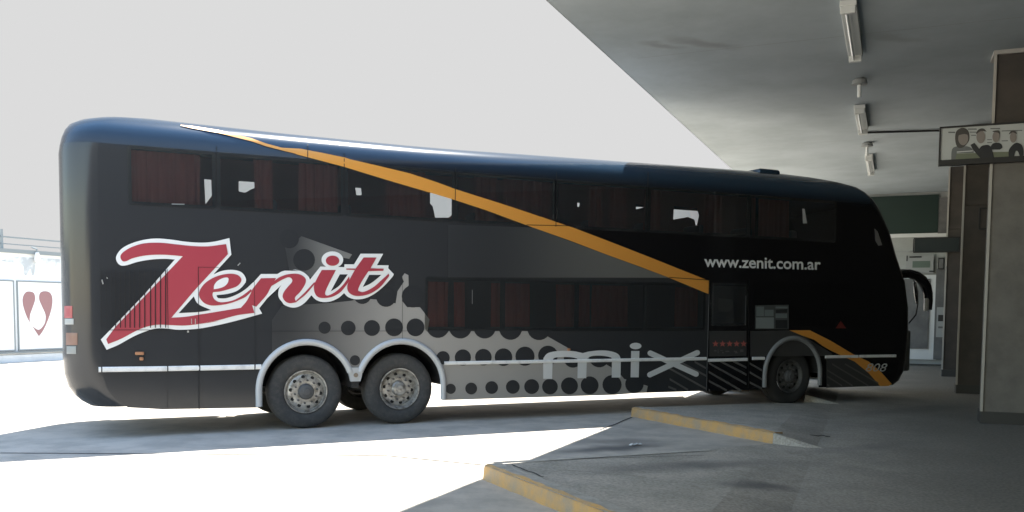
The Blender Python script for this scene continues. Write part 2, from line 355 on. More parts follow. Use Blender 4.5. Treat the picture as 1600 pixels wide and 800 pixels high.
# pillars
m_p1 = mat('pillar_plaster', (.175, .165, .148), .85, noise=(3, (.135, .128, .115), .4, .65), bump=(18, .2))
m_p2 = mat('pillar_dark_cladding', (.072, .060, .050), .7, noise=(3, (.052, .045, .038), .4, .65))
m_pl = mat('pillar_plinth', (.06, .058, .052), .8)
m_edge = mat('pillar_pale_edge', (.42, .4, .36), .7)
pil_pos = [gnd(1533, 662), gnd(1494.5, 615), gnd(1472, 588.5)]
pl_lab = ['thick grey plastered pillar with brown upper part, nearest, at the right edge of the photo',
          'dark brown pillar carrying a small framed box, middle of the three in the row',
          'dark brown pillar nearest the end wall, farthest of the three in the row']
PW, PD = 1.25, .42
for i, p in enumerate(pil_pos):
    rz = -PH
    root = empty('pillar', p+(-WL)*PW/2+W*PD/2, rz); tag(root, pl_lab[i], 'pillar', 'pillars in a row under the canopy')
    zs = 3.7
    bm = bmesh.new(); box(bm, (0, 0, zs/2), (PW, PD, zs), bev=.012); obj('shaft', bm, m_p1 if i == 0 else m_p2, root)
    bm = bmesh.new(); box(bm, (0, 0, (zs+HC)/2), (PW-.02, PD-.02, HC-zs-.004), bev=.01); obj('upper_cladding', bm, m_p2, root)
    bm = bmesh.new(); box(bm, (0, 0, .09), (PW+.03, PD+.03, .18), bev=.006); obj('plinth', bm, m_pl, root)
    bm = bmesh.new(); box(bm, (-PW/2-.006, -PD/2-.006, HC/2+.08), (.035, .035, HC-.2)); obj('lit_edge', bm, m_edge, root)  # pale strip: daylight on the pillar's side edge, put in as colour
    if i == 0:
        bm = bmesh.new(); box(bm, (0, 0, HC-.03), (PW+.06, PD+.06, .055)); obj('top_trim', bm, m_edge, root)
# framed box on the second pillar
def face_pt(x, y, i, off=0):
    return on_plane(x, y, pil_pos[i]-W*off, W)
m_dark = mat('dark_metal', (.02, .02, .02), .5)
bb = [face_pt(1530, 325, 1, .03), face_pt(1545, 325, 1, .03), face_pt(1530, 359, 1, .03)]
cx_ = (bb[0]+bb[1])/2; hgt = bb[0].z-bb[2].z; wid = (bb[1]-bb[0]).length
root = empty('wall_box', Vector((cx_.x, cx_.y, bb[2].z)), -PH); tag(root, 'small framed box fixed on the middle pillar above head height', 'box')
bm = bmesh.new(); box(bm, (0, -.01, hgt/2), (wid-.05, .05, hgt-.05)); obj('cover', bm, m_p2, root)
bm = bmesh.new()
for sx in (-1, 1): box(bm, (sx*(wid/2-.015), -.015, hgt/2), (.03, .07, hgt))
for sz in (0, 1): box(bm, (0, -.015, .015+sz*(hgt-.03)), (wid-.062, .07, .03))
obj('frame', bm, m_dark, root)

# ------------------------------------------------------------------ terminal building: unseen side wall and end wall
m_wall = mat('wall_render', (.40, .41, .39), .85, noise=(1.2, (.33, .34, .32), .4, .65))
m_dwall = mat('unseen_building_front', (.06, .057, .052), .8, noise=(1.5, (.045, .042, .04), .4, .65))
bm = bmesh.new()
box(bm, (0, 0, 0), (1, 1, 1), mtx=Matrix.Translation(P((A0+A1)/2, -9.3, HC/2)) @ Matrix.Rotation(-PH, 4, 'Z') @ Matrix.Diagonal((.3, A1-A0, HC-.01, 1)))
tag(obj('unseen_building_front', bm, m_dwall), 'unseen dark building front behind the pillars, beyond the right edge, holding back light', 'wall')  # unseen wall, put in near-black to cut the light at the right
EW = P(29.9, 0, 0)                # end wall plane point
def ew(x, y, off=0): return on_plane(x, y, EW-W*off, W)
l_left = e0-.5
bm = bmesh.new()
cc = P(30.05, (l_left-9.2)/2, HC/2)
box(bm, (0, 0, 0), (1, 1, 1), mtx=Matrix.Translation(cc) @ Matrix.Rotation(-PH, 4, 'Z') @ Matrix.Diagonal((l_left+9.2, .3, HC-.01, 1)))
endw = empty('end_wall', P(30.05, (l_left-9.2)/2, 0)); endw.rotation_euler = (0, 0, -PH)
tag(endw, 'pale end wall with green top panel and doorway, closing the canopy behind the bus front', 'wall')
o = obj('wall', bm, m_wall); 
o.parent = endw; o.matrix_parent_inverse = (Matrix.Translation(endw.location) @ Matrix.Rotation(-PH, 4, 'Z')).inverted()
INV = o.matrix_parent_inverse.copy()
def wallrect(name, x0, y0, x1, y1, off, th, m, parent, inv=None, obj_=True):
    a = ew(x0, y0, off); c = ew(x1, y1, off); la, lc = a.dot(WL), c.dot(WL)
    bm = bmesh.new()
    ctr = W*(29.9-off-th/2)+WL*((la+lc)/2); ctr = Vector((ctr.x, ctr.y, (a.z+c.z)/2))
    box(bm, (0, 0, 0), (1, 1, 1), mtx=Matrix.Translation(ctr) @ Matrix.Rotation(-PH, 4, 'Z') @ Matrix.Diagonal((abs(la-lc), th, abs(a.z-c.z), 1)))
    o = obj(name, bm, m)
    if parent is not None: o.parent = parent; o.matrix_parent_inverse = inv if inv is not None else INV
    return o
m_green = mat('green_panel', (.008, .026, .02), .6); m_sgn = mat('dark_sign_board', (.018, .026, .026), .5)
m_grey = mat('door_grey', (.16, .16, .155), .6, noise=(2, (.1, .1, .1), .4, .7)); m_wh = mat('white_trim', (.7, .71, .7), .6); m_lg = mat('pale_grey', (.33, .34, .33), .6)
wallrect('green_panel', 1340, 309, 1465, 364, .012, .06, m_green, endw)
wallrect('grey_panel', 1467, 309, 1500, 364, .012, .05, m_grey, endw)
wallrect('wall_band', 1340, 366, 1500, 369, .012, .04, m_wh, endw)
wallrect('door_frame', 1405, 430, 1462, 562, .006, .06, m_wh, endw)
wallrect('door', 1410, 436, 1449, 545, .07, .04, m_grey, endw)
wallrect('side_panel', 1463, 420, 1480, 562, .01, .06, m_grey, endw)
wallrect('skirting', 1340, 566, 1500, 572, .01, .04, m_pl, endw)
wallrect('wall_joint', 1395, 392.5, 1425, 394, .012, .01, m_lg, endw)
def thing_on_wall(name, lab, ca, parts, off=.012):
    x0 = min(p[1] for p in parts); x1 = max(p[3] for p in parts); y1 = max(p[4] for p in parts)
    base = ew((x0+x1)/2, y1, off); root = empty(name, base, -PH); tag(root, lab, ca)
    inv = (Matrix.Translation(base) @ Matrix.Rotation(-PH, 4, 'Z')).inverted()
    for (pn, a, b_, c, d, o2, th, m) in parts: wallrect(pn, a, b_, c, d, o2, th, m, root, inv)
    return root
hp = [on_plane(x, y, pil_pos[2]-W*.08, W) for x, y in ((1428, 372), (1500, 372), (1428, 395))]
hs = empty('hanging_sign', Vector((hp[0].x, hp[0].y, hp[2].z)), -PH); tag(hs, 'dark oblong sign board fixed across the farthest pillar, below the green panel', 'sign')
hw_, hh_ = (hp[1]-hp[0]).length, hp[0].z-hp[2].z
bm = bmesh.new(); box(bm, (hw_/2, 0, hh_/2), (hw_-.04, .05, hh_-.04)); obj('sign_panel', bm, m_sgn, hs)
for c_, s_ in (((hw_/2, 0, .012), (hw_+.01, .08, .03)), ((hw_/2, 0, hh_-.012), (hw_+.01, .08, .03)), ((0, 0, hh_/2), (.03, .08, hh_-.056)), ((hw_, 0, hh_/2), (.03, .08, hh_-.056))):
    bm = bmesh.new(); box(bm, c_, s_); obj('frame', bm, m_dark, hs)
thing_on_wall('wall_notice', 'pale notice board with a blurred greenish block above the doorway', 'notice',
   [('board', 1416, 399, 1458, 427, .075, .03, m_lg), ('block', 1426, 408, 1453, 418, .107, .006, mat('notice_green', (.12, .16, .13), .7)), ('header', 1421, 400.5, 1440, 402.5, .107, .006, m_dark), ('block', 1416.5, 399.5, 1418, 408, .107, .006, m_dark), ('block', 1452, 423, 1460, 425, .107, .006, m_dark)])
thing_on_wall('wall_box', 'small dark framed box on the end wall right of the doorway', 'box',
   [('frame', 1466, 403, 1475, 421, .09, .05, m_dark), ('cover', 1467.5, 405, 1473.5, 419, .142, .01, m_grey)])
thing_on_wall('poster', 'white poster with dark lettering block low on the end wall by the far pillar', 'poster',
   [('sheet', 1464, 480, 1478, 527, .09, .012, m_lg), ('print_block', 1466, 492, 1476, 502, .105, .003, m_dark), ('print_block', 1466, 510, 1476, 513, .105, .003, m_grey)])

# ------------------------------------------------------------------ ceiling lights
m_lamp = mat('lamp_housing', (.62, .63, .6), .5); m_tubeg = mat('lamp_tube_glass', (.82, .84, .82), .25)
def fluo(x0, y0, x1, y1, lab, wd=.16, drop=.0):
    a = gnd(x0, y0, HC-drop-.1); c = gnd(x1, y1, HC-drop-.1); L = min((c-a).length, 2.45)
    root = empty('ceiling_light', Vector((a.x, a.y, HC)), -PH); tag(root, lab, 'ceiling light', 'unlit tube lights along the canopy ceiling')
    bm = bmesh.new(); box(bm, (0, L/2, -.04), (wd, L, .07), bev=.008); obj('housing', bm, m_lamp, root)
    bm = bmesh.new(); tube(bm, [(-.02, .05, -.125), (-.02, L-.05, -.125)], .019, 10); obj('tube', bm, m_tubeg, root, True)
    for yy in (.04, L-.04):
        bm = bmesh.new(); box(bm, (-.0, yy, -.115), (wd*.9, .07, .09), bev=.012); obj('end_cap', bm, m_lamp, root)
fluo(1325, 12, 1334, 92, 'longest tube light, nearest on the canopy ceiling, at the top of the photo', .19)
fluo(1343, 172, 1352, 206, 'tube light on the ceiling where the thin conduit starts, second of the row', .19)
fluo(1357.5, 247, 1361, 273, 'farthest short tube light on the ceiling, above the bus front', .17)
m_round = mat('fitting_grey', (.3, .31, .3), .5)
for (x, y, lab) in ((1343, 128, 'small round ceiling fitting with a hanging tube between the two nearest tube lights'), (1355, 226, 'small ceiling fitting just beyond the conduit, above the bus front')):
    p = gnd(x, y, HC-.05); root = empty('ceiling_fitting', Vector((p.x, p.y, HC))); tag(root, lab, 'ceiling fitting', 'small fittings on the canopy ceiling')
    bm = bmesh.new(); tube(bm, [(0, 0, 0), (0, 0, -.03), (0, 0, -.09), (0, 0, -.10)], [.07, .11, .12, .05], 20); obj('base', bm, m_round, root, True)
    bm = bmesh.new(); tube(bm, [(0, 0, -.1), (0, 0, -.29)], .03, 12); obj('bulb', bm, m_tubeg, root, True)
bm = bmesh.new()
a = gnd(1355, 207, HC-.03); c = gnd(1500, 203, HC-.03); tube(bm, [a, a.lerp(c, .5), c], .022, 8)
tag(obj('conduit', bm, m_dark), 'thin dark conduit crossing the ceiling from a tube light to the middle pillar', 'conduit')

# ------------------------------------------------------------------ advertising sign on the near pillar
SP = pil_pos[0]-W*.10
def sg(x, y, off=0): return on_plane(x, y, SP-W*off, W)
tl = sg(1471, 199); bl = sg(1468, 258); SWd = 2.0
sroot = empty('advertising_sign', Vector((bl.x, bl.y, bl.z)), -PH)
tag(sroot, 'white advertising panel with four printed figures, fixed across the near pillar top', 'sign')
SHt = tl.z-bl.z
m_sw = mat('sign_face', (.46, .48, .47), .5); m_s1 = mat('print_dark', (.02, .022, .025), .5); m_s2 = mat('print_skin', (.24, .21, .19), .5); m_s3 = mat('print_hair', (.06, .055, .05), .5); m_s4 = mat('print_grey', (.14, .15, .15), .5); m_s5 = mat('print_olive', (.16, .18, .12), .5)
bm = bmesh.new(); box(bm, (SWd/2, .05, SHt/2), (SWd, .08, SHt), bev=.004); obj('cabinet', bm, m_sw, sroot)
bm = bmesh.new(); box(bm, (SWd/2, .045, .03), (SWd+.03, .12, .075)); box(bm, (SWd/2, .045, SHt-.005), (SWd+.03, .11, .025)); box(bm, (-.006, .045, SHt/2+.02), (.02, .11, SHt-.08)); obj('frame', bm, m_dark, sroot)
# figures are printed on the panel; coordinates: zoomed crop 1450..1600 x 180..280, 8 px per photo px
def sm(X, Y):
    p = sg(1450+X/8, 180+Y/8); v = p-bl
    return v.dot(-WL), p.z-bl.z
class Layers:
    def __init__(s): s.n = 0
    def nxt(s): s.n += 1; return s.n
def sprint(name, polys, m, lay):
    for pl in polys:
        bm = bmesh.new(); flatpoly(bm, [cat(pl)], lambda p: (sm(*p)[0], .01-.0015*lay-.002, sm(*p)[1]))
        obj(name, bm, m, sroot)
def ell(cx, cy, rx, ry, n=20): return [(cx+rx*math.cos(2*math.pi*i/n), cy+ry*math.sin(2*math.pi*i/n)) for i in range(n)]
sprint('print', [[(255, 205, 1), (340, 205, 1), (340, 222, 1), (255, 222, 1)], [(500, 165, 1), (610, 165, 1), (610, 180, 1), (500, 180, 1)], [(520, 205, 1), (620, 205, 1), (620, 216, 1), (520, 216, 1)], [(780, 160, 1), (900, 158, 1), (900, 172, 1), (780, 174, 1)], [(920, 190, 1), (1180, 182, 1), (1180, 194, 1), (920, 202, 1)], [(540, 245, 1), (600, 245, 1), (600, 256, 1), (540, 256, 1)], [(740, 300, 1), (800, 300, 1), (800, 310, 1), (740, 310, 1)], [(740, 335, 1), (800, 335, 1), (800, 345, 1), (740, 345, 1)], [(920, 315, 1), (1000, 312, 1), (1000, 324, 1), (920, 326, 1)]], m_s4, 1)
sprint('print', [[(330, 480, 1), (640, 470, 1), (660, 575, 1), (330, 578, 1)], [(810, 460, 1), (1010, 455, 1), (1010, 540, 1), (810, 545, 1)]], m_s5, 1)
sprint('figure', [[(290, 575, 1), (300, 430), (360, 390), (500, 390), (560, 430), (575, 470, 1), (360, 475, 1), (335, 575, 1)]], m_s4, 2)
sprint('figure', [[(340, 310), (350, 210), (400, 165), (450, 158), (500, 190), (518, 250), (505, 330), (440, 400), (370, 400)]], m_s3, 3)
sprint('figure', [ell(440, 290, 62, 85), ell(660, 270, 55, 82), ell(850, 270, 45, 70), ell(1065, 275, 42, 68)], m_s2, 4)
sprint('figure', [[(360, 250), (380, 185), (450, 165), (500, 195), (512, 245), (450, 235)], [(600, 235), (630, 180), (690, 165), (735, 205, 1), (660, 200)], [(805, 205), (850, 190), (895, 200), (900, 290, 1), (885, 225)], [(1010, 240), (1040, 195), (1090, 195), (1110, 235), (1060, 215)]], m_s3, 5)
sprint('figure', [[(530, 370, 1), (580, 345, 1), (640, 420, 1), (680, 380), (760, 375), (800, 430), (835, 575, 1), (690, 575, 1), (570, 440)], [(780, 400), (820, 350), (900, 350), (930, 400), (900, 430, 1), (800, 430, 1)], [(1010, 560, 1), (1010, 440), (1060, 370), (1110, 345), (1170, 370), (1195, 440), (1195, 500, 1), (1150, 520, 1), (1120, 450), (1090, 460), (1070, 560, 1)]], m_s1, 6)
sprint('print', [[(360, 455, 1), (560, 440, 1), (560, 452, 1), (360, 467, 1)], [(840, 555, 1), (1000, 545, 1), (1000, 560, 1), (840, 570, 1)], [(360, 560, 1), (550, 555, 1), (550, 567, 1), (360, 572, 1)]], mat('print_white', (.6, .61, .6), .5), 7)

# ------------------------------------------------------------------ yard wall with painted panels (parallel to the platforms)
wp = gnd(30, 566); wl = wp.dot(WL); wa = wp.dot(W)
def yw(x, y, off=0): return on_plane(x, y, wp-WL*off, WL)
m_yw = mat('yard_wall_paint', (.74, .75, .74), .8, noise=(1.1, (.60, .61, .61), .5, .75)); m_pan = mat('panel_white', (.74, .74, .73), .7)
m_yf = mat('panel_frame', (.22, .245, .25), .7); m_stn = mat('wall_stain', (.42, .44, .45), .9, noise=(1.5, (.8, .81, .8), .45, .6)); m_heart = mat('heart_paint', (.29, .16, .16), .8)
root = empty('yard_wall', wp, -PH); tag(root, 'white painted yard wall with framed panels and a heart mural, behind the bus tail', 'wall')
YI = (Matrix.Translation(wp) @ Matrix.Rotation(-PH, 4, 'Z')).inverted()
def ybox(name, a0, a1, z0, z1, off, th, m, par=root, inv=YI):
    bm = bmesh.new(); ctr = W*((a0+a1)/2)+WL*(wl-off-th/2); ctr = Vector((ctr.x, ctr.y, (z0+z1)/2))
    box(bm, (0, 0, 0), (1, 1, 1), mtx=Matrix.Translation(ctr) @ Matrix.Rotation(-PH, 4, 'Z') @ Matrix.Diagonal((th, a1-a0, z1-z0, 1)))
    o = obj(name, bm, m); o.parent = par; o.matrix_parent_inverse = inv; return o
ztop = yw(60, 397).z
ybox('wall', wa-22, wa+20, -.1, ztop, -.3, .3, m_yw)
ybox('base_band', wa-22, wa+20, 0, yw(60, 553).z, .002, .05, m_yw)
ybox('ledge', wa-22, wa+20, yw(60, 548).z, yw(60, 550.5).z, .002, .09, m_yf)
ybox('coping', wa-22, wa+20, ztop-.02, ztop+.09, -.33, .40, m_yf)
pz0, pz1 = yw(60, 545).z, yw(60, 441.5).z
pa0 = yw(28.5, 500).dot(W); pa1 = pa0+3.9*(yw(96, 500).dot(W)-pa0)/3.4
pw = pa1-pa0
for k in range(-3, 4):
    a0 = pa0+k*(pw+.16); a1 = a0+pw
    ybox('wall_panel', a0, a1, pz0, pz1, .003, .02, m_pan)
    bmf = bmesh.new()
    f_ = .035
    for (q0, q1, r0, r1) in ((a0, a1, pz1, pz1+f_), (a0, a1, pz0-f_, pz0), (a0-f_, a0, pz0-f_, pz1+f_), (a1, a1+f_, pz0-f_, pz1+f_)):
        ctr = W*((q0+q1)/2)+WL*(wl-.02); ctr = Vector((ctr.x, ctr.y, (r0+r1)/2))
        box(bmf, (0, 0, 0), (1, 1, 1), mtx=Matrix.Translation(ctr) @ Matrix.Rotation(-PH, 4, 'Z') @ Matrix.Diagonal((.036, q1-q0, r1-r0, 1)))
    o = obj('panel_frame', bmf, m_yf); o.parent = root; o.matrix_parent_inverse = YI
# heart mural, from crop 0..400 x 360..560 (x4)
def ym(p, off): q = yw(p[0]/4, 360+p[1]/4, off); return q
h1 = [(243, 662, 1), (210, 610), (170, 545), (145, 470), (143, 420), (160, 388), (185, 382), (212, 392), (220, 430), (205, 480), (188, 530), (190, 580), (225, 615), (250, 618), (280, 580), (285, 530), (265, 480), (245, 430), (252, 390), (285, 380), (315, 392), (328, 430), (322, 490), (300, 560), (270, 625)]
bm = bmesh.new(); flatpoly(bm, [cat(h1)], lambda p: ym(p, .028)); o = obj('heart_mural', bm, m_heart); o.parent = root; o.matrix_parent_inverse = YI
# streaks on wall top
bm = bmesh.new()
flatpoly(bm, [cat([(0, 190, 1), (100, 165), (200, 170), (300, 175), (375, 180, 1), (370, 225), (300, 215), (230, 195), (215, 270), (200, 280), (190, 240), (165, 280), (150, 270), (140, 215), (60, 200)])], lambda p: ym(p, .004)); o = obj('damp_streak', bm, m_stn); o.parent = root; o.matrix_parent_inverse = YI
# rail on top
rr = empty('wall_rail', yw(60, 397)+Vector((0, 0, .09)), -PH); tag(rr, 'thin metal rail with short posts running along the white yard wall top', 'railing')
RI = (Matrix.Translation(yw(60, 397)+Vector((0, 0, .09))) @ Matrix.Rotation(-PH, 4, 'Z')).inverted()
zz = ztop+.09
ybox('rail', wa-22, wa+20, zz+.33, zz+.37, -.2, .04, m_yf, rr, RI)
ybox('rail', wa-22, wa+20, zz+.14, zz+.165, -.2, .03, m_yf, rr, RI)
pst = yw(9, 380).dot(W)
for k in range(-4, 6):
    a_ = pst+k*2.3; ybox('post', a_-.03, a_+.03, zz+.002, zz+(.56 if k == 0 else .40), -.2, .06, m_yf, rr, RI)
# small insulator / lamp on the wall head
q = yw(58, 400, .12); lb = empty('wall_lamp', q); tag(lb, 'small white lamp on the yard wall top near the bus tail', 'lamp')
bm = bmesh.new(); tube(bm, [(0, 0, -.16), (0, 0, -.1), (0, 0, .1)], [.07, .09, .05], 12); obj('lamp_shade', bm, m_pan, lb, True)
bm = bmesh.new(); tube(bm, [(0, 0, .1), (0, 0, .2), (-WL.x*-.2, -WL.y*-.2, .26)], .025, 8); obj('bracket', bm, m_yf, lb, True)

# litter
def scrap(name, x, y, L, wd, ang, m, lab, c_, z=.012):
    p = gnd(x, y, z); bm = bmesh.new(); n = 7; rng = random.Random(x)
    flatv = []
    g = [[bm.verts.new((i/n*L-L/2, (j-.5)*wd*(1-.5*abs(i/n-.5)), .006+rng.uniform(0, .018))) for j in range(2)] for i in range(n+1)]
    for a, b_ in zip(g, g[1:]): bm.faces.new((a[0], b_[0], b_[1], a[1]))
    r = bmesh.ops.extrude_face_region(bm, geom=bm.faces[:]); bmesh.ops.translate(bm, vec=(0, 0, .006), verts=[v for v in r['geom'] if isinstance(v, bmesh.types.BMVert)])
    o = obj(name, bm, m); o.location = p; o.rotation_euler = (0, 0, ang); tag(o, lab, c_)
scrap('paper_scrap', 993, 696, .16, .05, .5, m_white, 'small white paper scrap on the stained bay floor by the kerb', 'litter', .004)
scrap('twig', 1275, 682.5, .34, .03, -.2, m_dark, 'thin black strip lying on the concourse right of the far kerb', 'litter')
scrap('rubber_scrap', 1214, 689.5, .12, .1, .3, m_dark, 'small black rubber scrap at the end of the far kerb', 'litter')

# ================================================================== THE COACH
def lerp_tab(tab, x):
    if x <= tab[0][0]: return tab[0][1]
    for (a, p), (b_, q) in zip(tab, tab[1:]):
        if x <= b_: return p+(q-p)*(x-a)/(b_-a)
    return tab[-1][1]
INS = [(3.5, 0), (3.6, .015), (3.7, .05), (3.78, .10), (3.85, .18), (3.9, .27), (3.94, .4), (3.97, .6), (3.985, .85), (3.99, 1.119)]
UMIN = [(.385, -3.40), (.45, -3.51), (.52, -3.58), (.62, -3.64), (.78, -3.68), (1, -3.69), (3.4, -3.68), (3.5, -3.665), (3.6, -3.645), (3.7, -3.61), (3.78, -3.56), (3.85, -3.46), (3.9, -3.33), (3.94, -3.1), (3.97, -2.6), (3.985, -1.6), (3.99, -.5)]
UMAX = [(z_, u_+.17) for z_, u_ in [(.27, 9.93), (.31, 10.03), (.38, 10.11), (.52, 10.19), (.9, 10.24), (1.28, 10.27), (1.69, 10.25), (2.16, 10.14), (2.61, 9.9), (3.06, 9.70), (3.4, 9.46), (3.5, 9.38), (3.6, 9.28), (3.7, 9.14), (3.78, 8.98), (3.85, 8.6), (3.9, 8.1), (3.94, 7.6), (3.97, 7.0), (3.985, 5.6), (3.99, 3)]]
def ztop(u): return lerp_tab([(-3.7, 3.965), (-2.5, 3.95), (-1, 3.92), (1.1, 3.905), (2.6, 3.94), (5.5, 3.995), (7, 4.02), (10.5, 4.03)], u)
def znorm(z, u): return z if z <= 3.5 else 3.5+(z-3.5)*.49/(ztop(u)-3.5)
def zreal(zn, u): return zn if zn <= 3.5 else 3.5+(zn-3.5)*(ztop(u)-3.5)/.49
RR = .42; FA = .40; FE = 3.2
def rrz(um): return max(min(RR, -3.0-um-.02), .05)
def inset(u, z):
    zn = znorm(z, u); i = lerp_tab(INS, zn) if zn > 3.5 else 0
    um = lerp_tab(UMIN, zn); q = rrz(um); e = um+q-u
    if e > 0: i += q-math.sqrt(max(q*q-min(e, q*.98)**2, 0))
    f = (u-(lerp_tab(UMAX, zn)-FA))/FA
    if f > 0: i += YC*(1-(1-min(f, .97)**FE)**(1/FE))
    return i
def bz(x, y):
    ins = 0
    for _ in range(14):
        p = on_plane(x, y, O-N*ins, N); u = (p-O).dot(D); ins = ins*.4+.6*inset(u, p.z)
    return u, p.z, ins
def bp(p, lay=1):
    u, z, ins = bz(p[0], p[1]); o_ = .0025+.0011*lay
    return Vector((u-UC, -YC+ins-o_, z+(o_*.7 if z > 3.55 else 0)))
def L(u, y, z): return Vector((u-UC, y-YC, z))      # y measured inwards from the near side
WD = 2*YC
bus = empty('double_decker_coach', O+D*UC-N*YC, TH)
tag(bus, 'long black double decker coach with red and white script logo and orange diagonal stripe', 'coach')
UA, UB = -3.0, 8.4
def uvec(x, y): a = bz(x, y); return a[0]
# window openings (u0,u1,z0,z1)
spl = [uvec(x, 280) for x in (168, 338, 538, 711, 868, 1012, 1166)]+[8.35]
spl[0] = -2.95
UPW = [(a+.05, b_-.05, 2.84, 3.46) for a, b_ in zip(spl, spl[1:])]
lsp = [.80, 1.98, 3.2, 4.42, 5.58]
FUP = [(-2.9, 3.0, 2.84, 3.492), (3.15, 6.1, 2.84, 3.492), (6.22, 8.3, 2.84, 3.492)]
LOW = [(a+.04, b_-.04, 1.32, 1.99) for a, b_ in zip(lsp, lsp[1:])]
DOORW = [(5.72, 6.40, 1.40, 2.0)]
def rect(r): return [(r[0], r[2]), (r[1], r[2]), (r[1], r[3]), (r[0], r[3])]
AX = [-.835, .455, 7.45]; AZ = .49; AR = .60
def arch(c): return [(c+AR*math.cos(math.pi-math.pi*i/24), .53+AR*math.sin(math.pi-math.pi*i/24)) for i in range(25)]
out_ = [(UA, .375), (-2.6, .335), (AX[0]-AR, .31)]+arch(AX[0])
out_ += arch(AX[1])
out_ += [(AX[1]+AR, .315), (4, .31), (5.6, .30), (AX[2]-AR, .29)]+arch(AX[2])+[(AX[2]+AR, .285), (UB, .27), (UB, 3.5), (UA, 3.5)]
bm = bmesh.new()
flatpoly(bm, [out_]+[rect(r) for r in UPW+LOW+DOORW], lambda p: L(p[0], 0, p[1]))
fo = [(UA, .55)]+[(AX[0]-AR, .55), (AX[0]-AR, 1.1), (AX[1]+AR, 1.1), (AX[1]+AR, .55), (AX[2]-AR, .55), (AX[2]-AR, 1.1), (AX[2]+AR, 1.1), (AX[2]+AR, .4), (UB, .4), (UB, 3.5), (UA, 3.5)]  # body kept narrow, far skirt raised: lets sunlight onto the ground beneath
flatpoly(bm, [fo]+[rect(r) for r in FUP+LOW], lambda p: L(p[0], WD, p[1]))
def ring_rear(z, nseg=12):
    um = lerp_tab(UMIN, z); pts = [(UA, 0)]
    for i in range(nseg+1):
        a = math.pi/2*i/nseg; q = rrz(um); pts.append((um+q-q*math.sin(a), q-q*math.cos(a)))
    return pts+[(u, WD-y) for u, y in reversed(pts)]
def ring_front(z, ins=0, nseg=14, ub=UB):
    um = lerp_tab(UMAX, z); hw = YC-ins; A = FA; pts = [(ub, ins)]
    for i in range(nseg+1):
        a = math.pi/2*i/nseg; e = 2/FE
        pts.append((um-A+A*math.sin(a)**e, YC-hw*math.cos(a)**e if i < nseg else YC))
    return pts+[(u, WD-y) for u, y in reversed(pts[:-1])]
def skin(rows):
    g = [[bm.verts.new(v) for v in r] for r in rows]
    for p, q in zip(g, g[1:]):
        for j in range(len(p)-1):
            try: bm.faces.new((p[j], p[j+1], q[j+1], q[j]))
            except ValueError: pass
    return g
zr = [.385, .45, .52, .62, .78, 1, 1.6, 2.2, 2.8, 3.4, 3.5]
skin([[L(u, y, z) for u, y in ring_rear(z)] for z in zr])
zf = [.27, .35, .52, .9, 1.28, 1.69, 2.16, 2.61, 3.06, 3.4, 3.5]
skin([[L(u, y, z) for u, y in ring_front(z)] for z in zf])
def ring_full(zn):
    ins = lerp_tab(INS, zn); um = lerp_tab(UMIN, zn); r = min(RR+.02, YC-ins) if ins < 1.1 else .001; r = max(r, .001)
    back = [(um+r-r*math.sin(math.pi/2*i/8), ins+r-r*math.cos(math.pi/2*i/8)) for i in range(9)]
    back = back+[(u, WD-y) for u, y in reversed(back)]
    fr = ring_front(zn, ins, ub=0)
    mid = lerp_tab(UMAX, zn)-FA; m0 = um+r
    fr = fr[1:-1]
    ns = [(m0+(mid-m0)*k/12, ins) for k in range(1, 12)]; fs = [(m0+(mid-m0)*k/12, WD-ins) for k in range(11, 0, -1)]
    rg = back[::-1]            # far side -> rear -> near side
    return rg[:]+ns+fr+fs
rows = [[L(u, y, zreal(zn, u)) for u, y in ring_full(zn)] for zn, _ in INS]
rows = [r+[r[0]] for r in rows]
skin(rows)
bmesh.ops.remove_doubles(bm, verts=bm.verts, dist=.0008)
for v in bm.verts: pass
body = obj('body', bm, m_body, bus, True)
for p_ in body.data.polygons:
    if max(abs(abs(body.data.vertices[i].co.y)-YC) for i in p_.vertices) < 1e-4: p_.use_smooth = False
# inner structure
bm = bmesh.new()
box(bm, L(3.2, YC, 2.35), (12.6, WD-.06, .08)); 
box(bm, L(4.0, YC, .84), (5.6, WD-.06, .05)); box(bm, L(3.05, YC, .62), (3.2, WD-.1, .05))
box(bm, L(3.2, YC, 1.25), (12.4, .06, .75)); box(bm, L(3.2, YC+.0, 1.8), (12.4, .04, 1.0))
obj('deck_floor', bm, m_in, bus)
for c in AX:
    n = 20
    for y0, y1 in ((.003, .62), (WD-.003, WD-.62)):
        bm = bmesh.new()
        a_ = [bm.verts.new(L(c+AR*math.cos(math.pi*i/n), y0, .53+AR*math.sin(math.pi*i/n))) for i in range(n+1)]
        b_ = [bm.verts.new(L(c+AR*math.cos(math.pi*i/n), y1, .53+AR*math.sin(math.pi*i/n))) for i in range(n+1)]
        for i in range(n): bm.faces.new((a_[i], a_[i+1], b_[i+1], b_[i]))
        bm.faces.new(b_); obj('wheel_well', bm, m_cham, bus)
bm = bmesh.new()
box(bm, L(2.9, YC, .50), (1.9, .5, .12)); 
for c in AX:
    tube(bm, [L(c, .35, AZ), L(c, WD-.35, AZ)], .11, 12)
obj('axle', bm, m_cham, bus)
